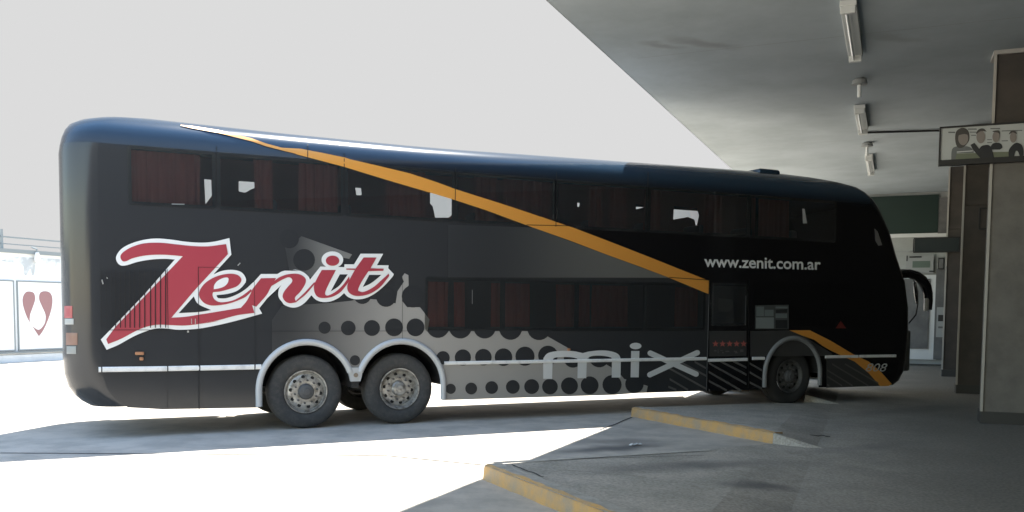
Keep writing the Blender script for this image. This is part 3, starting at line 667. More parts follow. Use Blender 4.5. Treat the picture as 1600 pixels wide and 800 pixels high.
# windows
m_fr = m_gap
def window(r, name='window', far=False, pane=m_glass, e=.045):
    y = WD+.004 if far else -.004
    bm = bmesh.new(); s = 1 if far else -1
    a, b_, c, d = r
    c8 = .05; pts = []
    for (cx, cz, a0) in ((a-e+c8, c-e+c8, 180), (b_+e-c8, c-e+c8, 270), (b_+e-c8, d+e-c8, 0), (a-e+c8, d+e-c8, 90)):
        for k in range(5): pts.append((cx+c8*math.cos(R(a0+k*22.5)), cz+c8*math.sin(R(a0+k*22.5))))
    flatpoly(bm, [pts], lambda p: L(p[0], y, p[1]))
    w_ = obj(name, bm, pane, bus)
    return w_
for r in UPW: window(r, 'upper_window')
for r in LOW: window(r, 'lower_window')
for r in FUP: window(r, 'upper_window', True)
# dark front side glass, windscreen band
window((6.62, 9.25, 1.40, 2.05), 'front_side_window', pane=m_pane)
# curtains
def curtain(u0, u1, z0, z1, y, name='curtain', amp=.018, par=bus, k=9):
    bm = bmesh.new(); n = max(8, int((u1-u0)/.02)); rng = random.Random(int(u0*100)); ph = rng.uniform(0, 6)
    g = []
    for i in range(n+1):
        u = u0+(u1-u0)*i/n
        a = amp*(math.sin(u*k*6+ph)+.5*math.sin(u*k*11.3+2*ph))
        g.append([bm.verts.new(L(u+(.012*math.sin(u*23+ph) if q else 0), y+a*(1+.5*q), z1+(z0-z1)*q)) for q in (0, .35, .7, 1)])
    for p, q in zip(g, g[1:]):
        for j in range(3): bm.faces.new((p[j], q[j], q[j+1], p[j+1]))
    return obj(name, bm, m_curt, par, 'all')
for x0, x1 in ((205, 315), (398, 428), (470, 530), (604, 668), (745, 782), (790, 862), (925, 948), (958, 984), (1010, 1040), (1105, 1135), (1190, 1235)):
    a, b_ = uvec(x0, 290), uvec(x1, 290); curtain(a+.0, b_, 2.84, 3.46, .09)
for x0, x1 in ((648, 704), (712, 730), (772, 832), (872, 925), (930, 985), (1060, 1096)):
    a, b_ = uvec(x0, 470), uvec(x1, 470); curtain(a, b_, 1.34, 1.97, .09)
# far side curtains and seat backs, drawn nearly shut: light shows through the gaps between them
holes = [[(319, 280), (330, 281), (331, 306), (321, 319)], [(373, 283), (404, 285), (405, 291), (392, 296), (383, 301), (373, 299)],
 [(555, 293), (564, 293), (565, 305), (557, 305)], [(672, 300), (707, 308), (708, 334), (701, 340), (680, 340), (676, 322), (672, 318)],
 [(902, 314), (906, 314), (905, 323), (902, 323)], [(993, 319), (1006, 321), (1006, 324), (994, 327)],
 [(1053, 322), (1089, 325), (1092, 337), (1088, 356), (1085, 343), (1075, 339), (1052, 343)]]
def fp(x, y, dep):
    p = on_plane(x, y, O-N*dep, N); return (p-O).dot(D), p.z
hl = [[fp(x, y, WD-.12) for x, y in h] for h in holes]
bm = bmesh.new()
cut_ = [-2.99]+[(max(p[0] for p in a)+min(p[0] for p in b_))/2 for a, b_ in zip(hl, hl[1:])]+[8.38]
for a, b_, h in zip(cut_, cut_[1:], hl):
    # each strip: left and right halves round its gap, so the gap stays open
    l0 = min(h, key=lambda p: p[0]); r0 = max(h, key=lambda p: p[0]); k0, k1 = h.index(l0), h.index(r0); m_ = len(h)
    p1 = [h[(k0+i) % m_] for i in range((k1-k0) % m_+1)]; p2 = [h[(k1+i) % m_] for i in range((k0-k1) % m_+1)]
    hi_, lo_ = (p1, p2[::-1]) if sum(p[1] for p in p1)/len(p1) > sum(p[1] for p in p2)/len(p2) else (p2[::-1], p1)
    if hi_[0] != l0: hi_ = hi_[::-1]
    if lo_[0] != l0: lo_ = lo_[::-1]
    flatpoly(bm, [[(a, l0[1])]+hi_+[(b_, r0[1]), (b_, 3.8), (a, 3.8)]], lambda p: L(p[0], WD-.12, p[1]))
    flatpoly(bm, [[(a, l0[1])]+lo_+[(b_, r0[1]), (b_, 2.45), (a, 2.45)]], lambda p: L(p[0], WD-.12, p[1]))

obj('far_curtain', bm, m_curt, bus)
bm = bmesh.new(); flatpoly(bm, [[(.7, 1.2), (5.7, 1.2), (5.7, 2.3), (.7, 2.3)]], lambda p: L(p[0], WD-.12, p[1])); obj('far_curtain', bm, m_curt, bus)
# seats glimpsed inside the upper deck
m_seat = mat('seat_fabric', (.05, .05, .06), .9)
for k in range(11):
    u = -2.2+k*.98
    bm = bmesh.new(); box(bm, L(u, .42, 2.68), (.14, .46, .62), bev=.05); obj('seat_back', bm, m_seat, bus, True)

# wheels
def lathe(bm, prof, c, seg=40, cap=False):
    """profile of (radius, depth inwards) about the axle at c=(u,z)"""
    g = [[bm.verts.new(L(c[0]+r*math.cos(2*math.pi*i/seg), y, c[1]+r*math.sin(2*math.pi*i/seg))) for i in range(seg)] for r, y in prof]
    for p, q in zip(g, g[1:]):
        for i in range(seg): bm.faces.new((p[i], p[(i+1) % seg], q[(i+1) % seg], q[i]))
    if cap: bm.faces.new(g[-1])
m_rimf = mat('front_rim_shaded', (.11, .11, .105), .6, .3, noise=(14, (.05, .05, .05), .45, .65))
m_tyref = mat('front_tyre_shaded', (.03, .03, .03), .9)  # darker copies of rim and tyre: shade at the front wheel as colour
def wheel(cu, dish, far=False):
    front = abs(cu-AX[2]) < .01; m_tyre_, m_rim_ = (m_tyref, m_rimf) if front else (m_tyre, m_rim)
    c = (cu, AZ); f = (lambda y: WD-y) if far else (lambda y: y)
    y0 = .05
    bm = bmesh.new()
    prof = [(.285, y0+.03), (.30, y0+.012), (.34, y0+.0), (.40, y0-.004), (.44, y0+.006), (.465, y0+.022), (.482, y0+.05), (.487, y0+.08), (.487, y0+.098), (.478, y0+.10), (.478, y0+.112), (.488, y0+.114), (.488, y0+.166), (.478, y0+.168), (.478, y0+.18), (.487, y0+.182), (.487, y0+.21), (.465, y0+.27), (.40, y0+.29), (.285, y0+.28)]
    lathe(bm, [(r, f(y)) for r, y in prof], c, 56)
    ty = obj('wheel', bm, m_tyre_, bus, True)
    bm = bmesh.new()
    lathe(bm, [(r, f(y)) for r, y in [(.287, y0+.02), (.282, y0+.004), (.272, y0+.006), (.262, y0+.03), (.255, y0+dish*.6), (.238, y0+dish+.01), (.225, y0+dish), (.165, y0+dish-.02), (.13, y0+dish-.012), (.118, y0+dish-.012)]], c, 48, True)
    rim = obj('rim', bm, m_rim_, ty, True)
    bm = bmesh.new()
    lathe(bm, [(r, f(y)) for r, y in [(.105, y0+dish+.0), (.102, y0+dish-.05), (.085, y0+dish-.07), (.05, y0+dish-.078), (.045, y0+dish-.09), (.02, y0+dish-.092)]], c, 24, True)
    obj('hub', bm, m_rimd if dish < .08 else m_rim_, ty, True)
    if far: return
    for k in range(10):
        bm = bmesh.new(); bh = bmesh.new()
        a = 2*math.pi*(k+.3)/10; q = (c[0]+.15*math.cos(a), c[1]+.15*math.sin(a))
        tube(bm, [L(q[0], y0+dish-.01, q[1]), L(q[0], y0+dish-.045, q[1]), L(q[0], y0+dish-.05, q[1])], [.014, .014, .008], 6)
        q = (c[0]+.198*math.cos(a+.3), c[1]+.198*math.sin(a+.3))
        tube(bh, [L(q[0], y0+dish+.02, q[1]), L(q[0], y0+dish-.0135, q[1])], .024, 14)
        obj('wheel_nut', bm, m_rimd, ty, True); obj('hand_hole', bh, m_cham, ty)
wheel(AX[0], .035); wheel(AX[1], .095); wheel(AX[2], .06)
for c in AX: wheel(c, .06, True)
# arch trims
def trim(pts, name='arch_trim', w_=.042, bulge=.045, m=m_arch):
    bm = bmesh.new(); g = []
    for i, p in enumerate(pts):
        a = Vector(pts[max(i-1, 0)]); b_ = Vector(pts[min(i+1, len(pts)-1)]); t_ = (b_-a).normalized(); nn = Vector((-t_.y, t_.x))
        g.append([bm.verts.new(L(p[0]+nn.x*w_*math.cos(q), -.002-bulge*math.sin(q), p[1]+nn.y*w_*math.cos(q))) for q in [math.pi*j/8 for j in range(9)]])
    for p, q in zip(g, g[1:]):
        for j in range(8): bm.faces.new((p[j], p[j+1], q[j+1], q[j]))
    bm.faces.new(g[0]); bm.faces.new(g[-1])
    return obj(name, bm, m, bus, True)
def arc(c, a0, a1, r=.615, n=26): return [(c+r*math.cos(R(a0+(a1-a0)*i/n)), .53+r*math.sin(R(a0+(a1-a0)*i/n))) for i in range(n+1)]
trim([(AX[0]-.615, .325), (AX[0]-.615, .42)]+arc(AX[0], 180, 20))
trim(arc(AX[1], 160, 0)+[(AX[1]+.615, .42), (AX[1]+.615, .325)])
trim([(AX[2]-.615, .325), (AX[2]-.615, .42)]+arc(AX[2], 180, 0)+[(AX[2]+.615, .42), (AX[2]+.615, .325)], m=mat('front_arch_shaded', (.2, .205, .205), .5))  # front trim given a darker grey for the shade it stands in
bm = bmesh.new()
pf = [(-.30, .80), (-.08, .80), (-.125, .615), (-.255, .615)]
r = [bm.verts.new(L(u, -.03, z)) for u, z in pf]; q = [bm.verts.new(L(u, .02, z)) for u, z in pf]
bm.faces.new(r)
for i in range(4): bm.faces.new((r[i], r[(i+1) % 4], q[(i+1) % 4], q[i]))
br = obj('arch_bracket', bm, m_arch, bus)
bm = bmesh.new(); tube(bm, [L(-.19, -.025, .70), L(-.19, -.045, .70)], .03, 14); obj('reflector', bm, mat('bracket_reflector', (.25, .2, .15), .4), br, True)

# rub strip segments
def pbox(x0, x1, y0, y1, name, m, out=.02, par=bus):
    """bevelled bar on the side between two photo columns, given its centre heights"""
    a = bz(x0, y0); b_ = bz(x1, y1)
    return a, b_
def strip(x0, y0, x1, y1, hgt=.062, name='rub_strip', m=m_strip, out=.022):
    (ua, za, _), (ub, zb, _) = bz(x0, y0), bz(x1, y1)
    bm = bmesh.new(); h = hgt/2; g = []
    for u, z in ((ua, za), (ub, zb)):
        g.append([bm.verts.new(L(u, y, z+dz)) for y, dz in ((.0, -h), (-out*.6, -h), (-out, -h*.6), (-out, h*.6), (-out*.6, h), (0, h))])
    for j in range(5): bm.faces.new((g[0][j], g[0][j+1], g[1][j+1], g[1][j]))
    bm.faces.new(g[0]); bm.faces.new(g[1])
    return obj(name, bm, m, bus)
for s_ in ((154, 577.5, 158, 577.4), (160, 577.3, 261, 576), (263, 575.9, 311, 575), (313, 575, 397, 573.4), (399, 573.3, 408, 573)): strip(*s_)
for s_ in ((694, 567.6, 1103, 560.3), (1106, 563, 1167, 561.5), (1175, 560, 1194, 559.7), (1289, 557.6, 1340, 556.9), (1342.5, 556.8, 1399, 555.9)): strip(*s_, hgt=.05)

def uvpx(u, z):
    v = O+D*u+Vector((0, 0, z))-CAMP; d_ = v.dot(fw); return (800+FPX*v.dot(rt)/d_, CY-FPX*v.dot(up)/d_, 1)
# -------- paint graphics, all mapped on the side from the photo's own outlines
LAY = [0]
def decal(name, loops, m, par=bus, lay=None, raw=False):
    if lay is None: LAY[0] += 1; lay = LAY[0]
    for lp in loops:
        bm = bmesh.new(); lp = lp if raw else cat(lp)
        flatpoly(bm, [lp], lambda p: bp(p, lay)); o = obj(name, bm, m, par)
    return o
m_sil = fade_mat('silver_vinyl', BODYC, (.35, .34, .32), -1.22, .7)
m_sil2 = fade_mat('silver_vinyl_upper', BODYC, (.2, .2, .19), -1.12, -.35)
m_gr = fade_mat('grey_fade_vinyl', BODYC, (.15, .15, .14), 1.6, 4.4)
m_hat = mat('hatch_grey', (.115, .112, .108), .45); m_hd = mat('hatch_dark', (.05, .05, .05), .5)
sil = decal('silver_graphic', [[(425, 500, 1), (440, 478, 1), (520, 473, 1), (548, 470, 1), (566, 466, 1), (588, 468, 1), (618, 474, 1), (621, 455, 1), (631, 440, 1), (628, 433, 1), (632, 427, 1), (638, 430, 1), (638.5, 446, 1), (629, 456, 1), (628, 470, 1), (636, 480, 1), (656, 480, 1), (671, 499, 1), (668, 517, 1), (852, 517, 1), (856, 526, 1), (895, 548, 1), (935, 562, 1), (965, 580, 1), (975, 592, 1), (1012, 603, 1), (1010, 613, 1), (960, 617, 1), (700, 625, 1)]+[uvpx(u, z) for u, z in [(AX[1]+.60, .315)]+arc(AX[1], 0, 155, .6)+arc(AX[0], 25, 115, .6)]+[(425, 560, 1)]], m_sil, raw=True)
# arches cut the silver: dark discs are the wheel housings' edge strips, silver stays outside them
up_sil = decal('silver_graphic', [[(445, 384, 1), (458, 380, 1), (471, 369, 1), (550, 397.5, 1), (545.5, 404.5, 1), (532, 402, 1), (512, 418, 1), (490, 432, 1), (455, 440, 1)]], m_sil2, raw=True, lay=1)
def circ(x, y, r, n=22): return [(x+r*math.cos(2*math.pi*i/n), y+r*math.sin(2*math.pi*i/n)) for i in range(n)]
big = [(684, 510, 18), (719, 511, 18), (757, 511.5, 17.5), (797.5, 513, 18), (842, 513, 18.5)]
up_c = [(645, 463, 17.5), (603, 464, 15.5), (566, 461, 14)]
r1 = [(507, 512, 9.5), (544, 512.5, 11.5), (581, 512.5, 12.5), (615.5, 511.5, 14), (649, 511.5, 14)]
r2 = [(692, 559, 10.5), (723, 558.5, 12.7), (755, 558, 13), (786.5, 558, 13.8), (820, 556.5, 15), (856, 555.5, 15.5), (895, 560, 14.5), (936, 558, 16), (554.5, 563, 8)]
r3 = [(704, 607.5, 8), (736, 607, 9.3), (768, 605.5, 10), (801, 604.5, 10.8), (830.5, 604, 11.7), (859, 604, 12.3), (889.5, 602.8, 13.3), (921, 602, 14), (956, 601, 15), (991, 600, 14.5)]
dots = up_c+r1+r2+r3
def dotset(cs, lay):
    for x, y, rr in cs:
        bm = bmesh.new(); flatpoly(bm, [[(q[0], max(q[1], 516.3)) if rr > 17 and y > 500 else q for q in circ(x, y, rr)]], lambda p: bp(p, lay)); obj('dot', bm, m_black, sil)
dotset(dots, 3)
dotset([b_ for b_ in big[0::2]], 3.5); dotset(big[1::2], 4.0)
dotset([(475, 406, 17), (452, 373, 15)], 2)
# wheel-arch cover inside silver area is cut by the real openings: re-open them
LAY[0] = 4
decal('grey_fade_graphic', [[(700, 351, 1), (832, 355.5, 1), (955, 401, 1), (1045, 434, 1), (700, 433.5, 1)]], m_gr, raw=True)
# orange stripe
top = [(282, 196.2), (300, 197.8), (340, 204), (392, 216.8), (415, 225), (440, 231.8), (470, 233.5), (504, 240), (538, 247), (590, 259), (640, 271), (680, 284), (712.5, 296), (760, 311), (800, 323.8), (850, 340.5), (900, 357.5), (960, 380.5), (1010, 400), (1060, 420), (1107, 438.6)]
bot = [(282, 197.2), (300, 201.5), (340, 208.5), (392, 221.5), (415, 229.5), (440, 236), (470, 243), (504, 252), (538, 261), (590, 277), (640, 292), (680, 303.5), (710, 312.5), (760, 329), (800, 343.8), (832, 355.5), (890, 376), (945, 397), (1000, 417), (1045, 434), (1106.5, 459.5)]
cuts = [481.5, 538, 711.5, 868]
def stripe_seg(i0, i1, name='orange_stripe'):
    bm = bmesh.new(); g = []
    for i in range(i0, i1):
        for k in range(6):
            f = k/6 if i < i1-1 or k < 6 else 1
            tp = (top[i][0]+(top[i+1][0]-top[i][0])*f, top[i][1]+(top[i+1][1]-top[i][1])*f); bt_ = (bot[i][0]+(bot[i+1][0]-bot[i][0])*f, bot[i][1]+(bot[i+1][1]-bot[i][1])*f)
            g.append([bm.verts.new(bp((tp[0]+(bt_[0]-tp[0])*q, tp[1]+(bt_[1]-tp[1])*q), 7)) for q in (0, .25, .5, .75, 1)])
    g.append([bm.verts.new(bp((top[i1][0]+(bot[i1][0]-top[i1][0])*q, top[i1][1]+(bot[i1][1]-top[i1][1])*q), 7)) for q in (0, .25, .5, .75, 1)])
    for p, q in zip(g, g[1:]):
        for j in range(4): bm.faces.new((p[j], q[j], q[j+1], p[j+1]))
    return obj(name, bm, m_orange, bus, True)
stripe_seg(0, len(top)-1)
def seam(x0, y0, x1, y1, wpx=1.1, lay=9, name='seam', m=m_gap):
    d_ = Vector((x1-x0, y1-y0)).normalized(); n_ = Vector((-d_.y, d_.x))*wpx/2
    k = 8; bm = bmesh.new(); g = []
    for i in range(k+1):
        c_ = Vector((x0+(x1-x0)*i/k, y0+(y1-y0)*i/k)); g.append((bm.verts.new(bp(c_-n_, lay)), bm.verts.new(bp(c_+n_, lay))))
    for p, q in zip(g, g[1:]): bm.faces.new((p[0], q[0], q[1], p[1]))
    return obj(name, bm, m, bus)
for a in ((480.5, 226, 480.5, 250), (537.5, 240, 537.5, 322), (711.5, 262, 710.5, 343), (869, 270, 868, 354), (1012, 270, 1010, 361), (338, 230, 337, 325), (822, 351.5, 895, 353), (1045, 433.5, 1106, 437.5)): seam(*a)
# lower orange flash and grey ground by the front wheel
decal('front_graphic', [[(1108, 517, 1), (1166, 517, 1), (1166, 556, 1), (1108, 557, 1)]], m_hd, raw=True, lay=1)
decal('front_graphic', [[(1172, 517, 1), (1240, 516, 1), (1300, 552, 1), (1300, 556, 1), (1172, 557, 1)]], m_hd, raw=True, lay=1)
decal('front_graphic', [[(1291, 559, 1), (1338, 559, 1), (1376, 603, 1), (1291, 606, 1)]], m_hd, raw=True, lay=1)
decal('orange_flash', [[(1233, 516, 1), (1265, 516, 1), (1297, 532, 1), (1332, 553, 1), (1357, 565, 1), (1376, 581, 1), (1393, 600, 1), (1388, 603, 1), (1375, 603.5, 1), (1357, 583, 1), (1335, 565, 1), (1300, 549, 1), (1284, 540, 1), (1272, 531, 1), (1252, 524, 1)]], m_orange, raw=True, lay=3)
# diagonal hatching around the door foot
def clipx(x0, y0, x1, y1, yl, yh):
    s_ = (y1-y0)/(x1-x0)
    if y0 < yl: x0 += (yl-y0)/s_; y0 = yl
    if y1 > yh: x1 -= (y1-yh)/s_; y1 = yh
    return x0, y0, x1, y1
def hatch(xa, xb, y_a, y_b, lst, w_, m, lay=3):
    bm = bmesh.new()
    for (x0, y0, x1, y1) in lst:
        x0, y0, x1, y1 = clipx(x0, y0, x1, y1, y_a, y_b)
        s_ = (y1-y0)/(x1-x0)
        if x0 < xa: y0 += (xa-x0)*s_; x0 = xa
        if x1 > xb: y1 -= (x1-xb)*s_; x1 = xb
        if x1 <= x0+1: continue
        flatpoly(bm, [[(x0, y0-w_), (x1, y1-w_), (x1, y1), (x0, y0)]], lambda p: bp(p, lay))
    return obj('hatch_graphic', bm, m, bus)
lines = [(1030, 560+11*k-40, 1110, 560+11*k+4) for k in range(1, 8)]
hatch(1044, 1103, 567, 611, [(1040, 574, 1108, 612), (1046, 594, 1080, 614), (1044, 606, 1064, 614), (1062, 567, 1120, 598), (1085, 567, 1130, 592)], 3.4, m_hat)
hatch(1107, 1166, 566, 612, [(1100, 580-1, 1168, 618), (1100, 593, 1150, 620), (1105, 568, 1170, 604), (1125, 566, 1175, 592), (1145, 566, 1180, 583), (1100, 607, 1120, 618)], 3.6, m_hat)
hatch(1171, 1190, 566, 610, [(1165, 566, 1200, 586), (1165, 580, 1200, 600), (1165, 596, 1200, 614)], 3.4, m_hat)
hatch(1292, 1375, 570, 604, [(1280, 572, 1345, 612), (1280, 582, 1335, 616), (1280, 594, 1320, 620), (1300, 570, 1360, 606), (1320, 570, 1372, 600)], 2.4, m_hat)

# script logo; crops: A = (150,360) x4, B = (280,400) x6.667, C = (440,380) x6.667
def A_(l): return [(150+p[0]/4, 360+p[1]/4)+tuple(p[2:]) for p in l]
def B_(l): return [(280+p[0]/6.667, 400+p[1]/6.667)+tuple(p[2:]) for p in l]
def C_(l): return [(440+p[0]/6.667, 380+p[1]/6.667)+tuple(p[2:]) for p in l]
Zw = A_([(833, 48, 1), (740, 70), (660, 77), (560, 71), (470, 58), (380, 51), (300, 59), (220, 82), (160, 115), (127, 160), (130, 195), (155, 219), (195, 217), (260, 197), (340, 183), (420, 178), (492, 182, 1), (300, 402, 1), (100, 610, 1), (30, 682, 1), (66, 746, 1), (140, 715), (230, 665), (300, 635), (370, 614), (440, 613), (520, 621), (640, 614), (760, 593)]) + \
     B_([(210, 757), (420, 716), (640, 662), (862, 600, 1), (790, 520, 1), (560, 400, 1)]) + A_([(700, 320, 1), (742, 265, 1), (845, 152, 1)])
Ew = B_([(150, 470), (152, 400), (170, 345), (220, 290), (300, 225, 1), (372, 185, 1), (430, 160), (500, 146), (580, 147), (650, 172), (692, 232), (690, 285, 1), (770, 276, 1), (850, 188, 1), (1020, 188, 1), (1080, 157), (1180, 143), (1270, 158)]) + \
     C_([(60, 275), (140, 275), (220, 300), (275, 345), (293, 380, 1), (402, 243, 1), (650, 250, 1), (652, 220, 1), (752, 220, 1), (820, 110, 1), (1056, 110, 1), (990, 230, 1), (1112, 230, 1), (1108, 262, 1), (1166, 322, 1), (1150, 352), (1060, 450), (960, 530), (860, 576), (760, 584), (690, 560), (648, 520, 1), (590, 570), (510, 606), (430, 613), (360, 592), (308, 543, 1), (240, 620), (170, 663), (100, 670), (30, 645)]) + \
     B_([(1070, 480), (1033, 425), (1035, 350), (1062, 303, 1), (915, 440, 1), (832, 545, 1), (862, 600, 1), (640, 660, 1), (300, 640, 1), (200, 540)])
logo = decal('script_logo', [Zw], m_white, lay=8)
decal('letter_outline', [Ew], m_white, logo, lay=9)
decal('letter_outline', [C_(circ(526, 175, 1))], m_white, logo, lay=9) if False else None
bm = bmesh.new(); flatpoly(bm, [C_(ell(526, 173, 113, 88, 28))], lambda p: bp(p, 9.6)); obj('letter_outline', bm, m_white, logo)
decal('letter_counter', [A_([(516, 517, 1), (610, 413, 1), (638, 460), (718, 498, 1), (640, 510)])], m_black, logo, lay=11)
decal('letter_counter', [B_([(388, 408, 1), (500, 395), (590, 368), (650, 325), (690, 275, 1), (770, 272, 1), (690, 345), (600, 400), (500, 437), (420, 441), (395, 430)]), C_([(604, 325, 1), (686, 325, 1), (600, 440), (508, 503, 1)]), C_([(910, 330, 1), (1035, 330, 1), (990, 370), (920, 422), (842, 457, 1)])], m_black, logo, lay=11)
Zr = A_([(812, 86, 1), (700, 100), (600, 98), (500, 88), (400, 78), (300, 82), (220, 106), (168, 138), (152, 165), (165, 192), (190, 192), (230, 174), (310, 157), (400, 152), (480, 156), (542, 162, 1), (120, 605, 1), (64, 680, 1), (75, 710, 1), (150, 680), (230, 638), (290, 610), (350, 594), (400, 589), (470, 592), (560, 594), (700, 577), (760, 565)]) + \
     B_([(200, 705), (400, 670), (600, 617), (782, 592, 1), (757, 513, 1), (800, 528, 1), (905, 410), (952, 325), (1007, 230, 1), (850, 232, 1), (765, 340), (750, 375), (700, 470), (640, 540, 1), (400, 580), (200, 612), (60, 634)]) + \
     A_([(470, 546, 1), (600, 392, 1), (642, 345, 1), (824, 148, 1)])
decal('letter_fill', [Zr], m_red, logo, lay=12)
decal('letter_fill', [B_([(205, 385), (235, 320), (290, 265), (370, 220), (450, 195), (540, 185), (610, 200), (645, 240), (635, 280), (590, 320), (500, 350), (420, 370), (352, 376, 1), (345, 405), (360, 445), (400, 475), (460, 482), (560, 462), (660, 410), (745, 345, 1), (755, 365, 1), (690, 425), (620, 458), (520, 494), (420, 512), (330, 515), (260, 490), (215, 440)])], m_red, logo, lay=13)
decal('letter_eye', [B_([(358, 346, 1), (365, 300), (400, 258), (455, 230), (500, 225), (512, 245), (500, 285), (465, 318), (410, 338)])], m_white, logo, lay=14)
decal('letter_fill', [B_([(948, 318, 1), (1000, 250), (1080, 205), (1180, 185), (1260, 195), (1312, 235), (1310, 290), (1260, 370), (1212, 420), (1203, 450), (1220, 480, 1), (1150, 492), (1100, 470), (1075, 425), (1088, 375), (1130, 320), (1170, 275), (1172, 242), (1140, 222), (1080, 242), (1010, 282)])], m_red, logo, lay=13)
decal('letter_fill', [C_([(150, 612, 1), (250, 532), (345, 420, 1), (338, 405, 1), (240, 512), (150, 596, 1)]), C_([(415, 280, 1), (562, 280, 1), (510, 380), (462, 480), (450, 530), (480, 545), (560, 505), (640, 430), (700, 345, 1), (705, 390, 1), (620, 500), (530, 556), (440, 572), (375, 560), (340, 510), (335, 440), (370, 360)]), C_([(670, 264, 1), (765, 264, 1), (758, 280, 1), (670, 276, 1)])], m_red, logo, lay=13)
decal('letter_fill', [C_([(850, 150, 1), (985, 150, 1), (922, 262, 1), (1060, 266, 1), (1055, 288, 1), (900, 292, 1), (830, 400), (797, 470), (793, 497, 1), (850, 508), (950, 460), (1040, 382), (1110, 318, 1), (1118, 340, 1), (1030, 450), (930, 520), (830, 548), (750, 545), (695, 510), (680, 450), (710, 370), (765, 268, 1)]), C_(ell(527, 183, 70, 53, 22))], m_red, logo, lay=14)
# cooling grille slats over the logo tail, with its frame line
gr = empty_g = None
slats = [(158, 422, 512)]+[(x, 422, 512) for x in (166, 174, 180.5, 188, 195.5, 203, 210, 218, 226, 235, 242.5, 250.5, 258.5)]
bm = bmesh.new()
for x, y0, y1 in slats:
    w_ = .7 if x > 177 else .45
    vs = []
    a = [bp((x-w_, y0), 16), bp((x+w_, y0), 16), bp((x+w_, y1), 16), bp((x-w_, y1), 16)]
    i_ = [v+Vector((0, -.006, 0)) for v in a]
    A1_ = [bm.verts.new(v) for v in a]; B1_ = [bm.verts.new(v) for v in i_]; bm.faces.new(B1_)
    for j in range(4): bm.faces.new((A1_[j], A1_[(j+1) % 4], B1_[(j+1) % 4], B1_[j]))
obj('air_grille', bm, m_gap, bus)
for a in ((170, 515.5, 262, 515.5, .8), (309.5, 417, 311, 640, .9), (309.5, 417.5, 342, 418, .5), (261, 420, 262.5, 513, .7), (397, 440, 399, 575, .6), (402, 517.5, 640, 517, .5), (1107.5, 437, 1103, 612, 1.2), (1169, 437, 1168, 612, 1.1), (628, 433, 628, 530, .5), (1007, 362, 1180, 366, .5), (262, 577, 262, 638, .5)): seam(*a[:4], wpx=a[4], lay=16)
seam(1106.6, 460, 1102.4, 610, .9, 17, 'door_edge', mat('door_edge_metal', (.16, .17, .18), .4))
seam(1164, 462, 1163, 508, .8, 17, 'door_edge', MATS['door_edge_metal'])
# window catches / small marks
m_chr = mat('small_chrome', (.6, .6, .58), .3, .6)
for x0, y0, x1, y1, wd in ((159, 437, 161, 444, 2), (166, 433, 168, 435.5, 1.5), (371, 415, 375, 411, 1.6), (292, 518, 295, 518, 3), (299, 498, 299, 506, 1.3), (305, 498, 305, 506, 1.5), (268, 319, 288, 319.5, 1.5), (737, 453, 737, 475, .8)):
    s_ = seam(x0, y0, x1, y1, wd, 18, 'catch', m_chr)
m_amb = mat('marker_amber', (.42, .2, .1), .3)
for x, y in ((218, 552), (221, 560.5), (888, 546)):
    u, z, _ = bz(x, y); bm = bmesh.new(); box(bm, L(u, -.014, z), (.10 if y == 552 else .045, .03, .04), bev=.01); obj('marker_light', bm, m_amb, bus, True)

# tail lights wrapped on the rear corner
def patch(x0, y0, x1, y1, m, name='tail_light', lay=8, n=6):
    bm = bmesh.new(); g = [[bm.verts.new(bp((x0+(x1-x0)*i/n, y0+(y1-y0)*j/n), lay)+Vector((0, 0 if 0 < i < n and 0 < j < n else .006, 0))) for j in range(n+1)] for i in range(n+1)]
    for p, q in zip(g, g[1:]):
        for j in range(n): bm.faces.new((p[j], q[j], q[j+1], p[j+1]))
    return obj(name, bm, m, bus, True)
patch(100.5, 478, 113, 497, mat('lens_red', (.33, .07, .08), .15)); patch(101, 498, 115, 507, mat('lens_clear', (.33, .35, .35), .15))
patch(103, 520, 121, 539, mat('lens_brown', (.2, .11, .085), .2)); patch(104, 541, 119, 553, mat('lens_grey', (.22, .24, .24), .2))

# mix lettering: crop (840,520) x5.926
def M_(l): return [(840+p[0]/5.926, 520+p[1]/5.926)+tuple(p[2:]) for p in l]
mixo = decal('mix_lettering', [M_([(50, 425, 1), (50, 260), (58, 225), (90, 190), (150, 173), (240, 166), (330, 170), (390, 182), (415, 188, 1), (480, 172), (590, 162), (680, 172), (740, 196), (765, 235), (767, 300), (765, 414, 1), (684, 414, 1), (684, 250), (665, 225), (600, 213), (530, 212), (480, 222), (457, 245), (452, 300), (448, 420, 1), (366, 420, 1), (368, 260), (350, 235), (290, 225), (220, 225), (160, 230), (140, 248), (136, 300), (133, 428, 1)])], m_letter, lay=5)
decal('letter', [M_([(864, 168, 1), (940, 168, 1), (934, 412, 1), (858, 412, 1)])], m_letter, mixo, lay=5)
decal('letter', [M_(ell(905, 122, 54, 30, 24))], m_letter, mixo, lay=5, raw=True)
def stad(x0, y0, x1, y1, r):
    d_ = math.atan2(y1-y0, x1-x0); return [(x1+r*math.cos(d_-math.pi/2+math.pi*i/8), y1+r*math.sin(d_-math.pi/2+math.pi*i/8)) for i in range(9)]+[(x0+r*math.cos(d_+math.pi/2+math.pi*i/8), y0+r*math.sin(d_+math.pi/2+math.pi*i/8)) for i in range(9)]
decal('letter', [M_(stad(1040, 188, 1465, 382, 25))], m_letter, mixo, lay=5, raw=True); decal('letter', [M_(stad(1475, 184, 1036, 388, 25))], m_letter, mixo, lay=6, raw=True)
# a slim outline of dark round the strip where it crosses the lettering is left to its real thickness

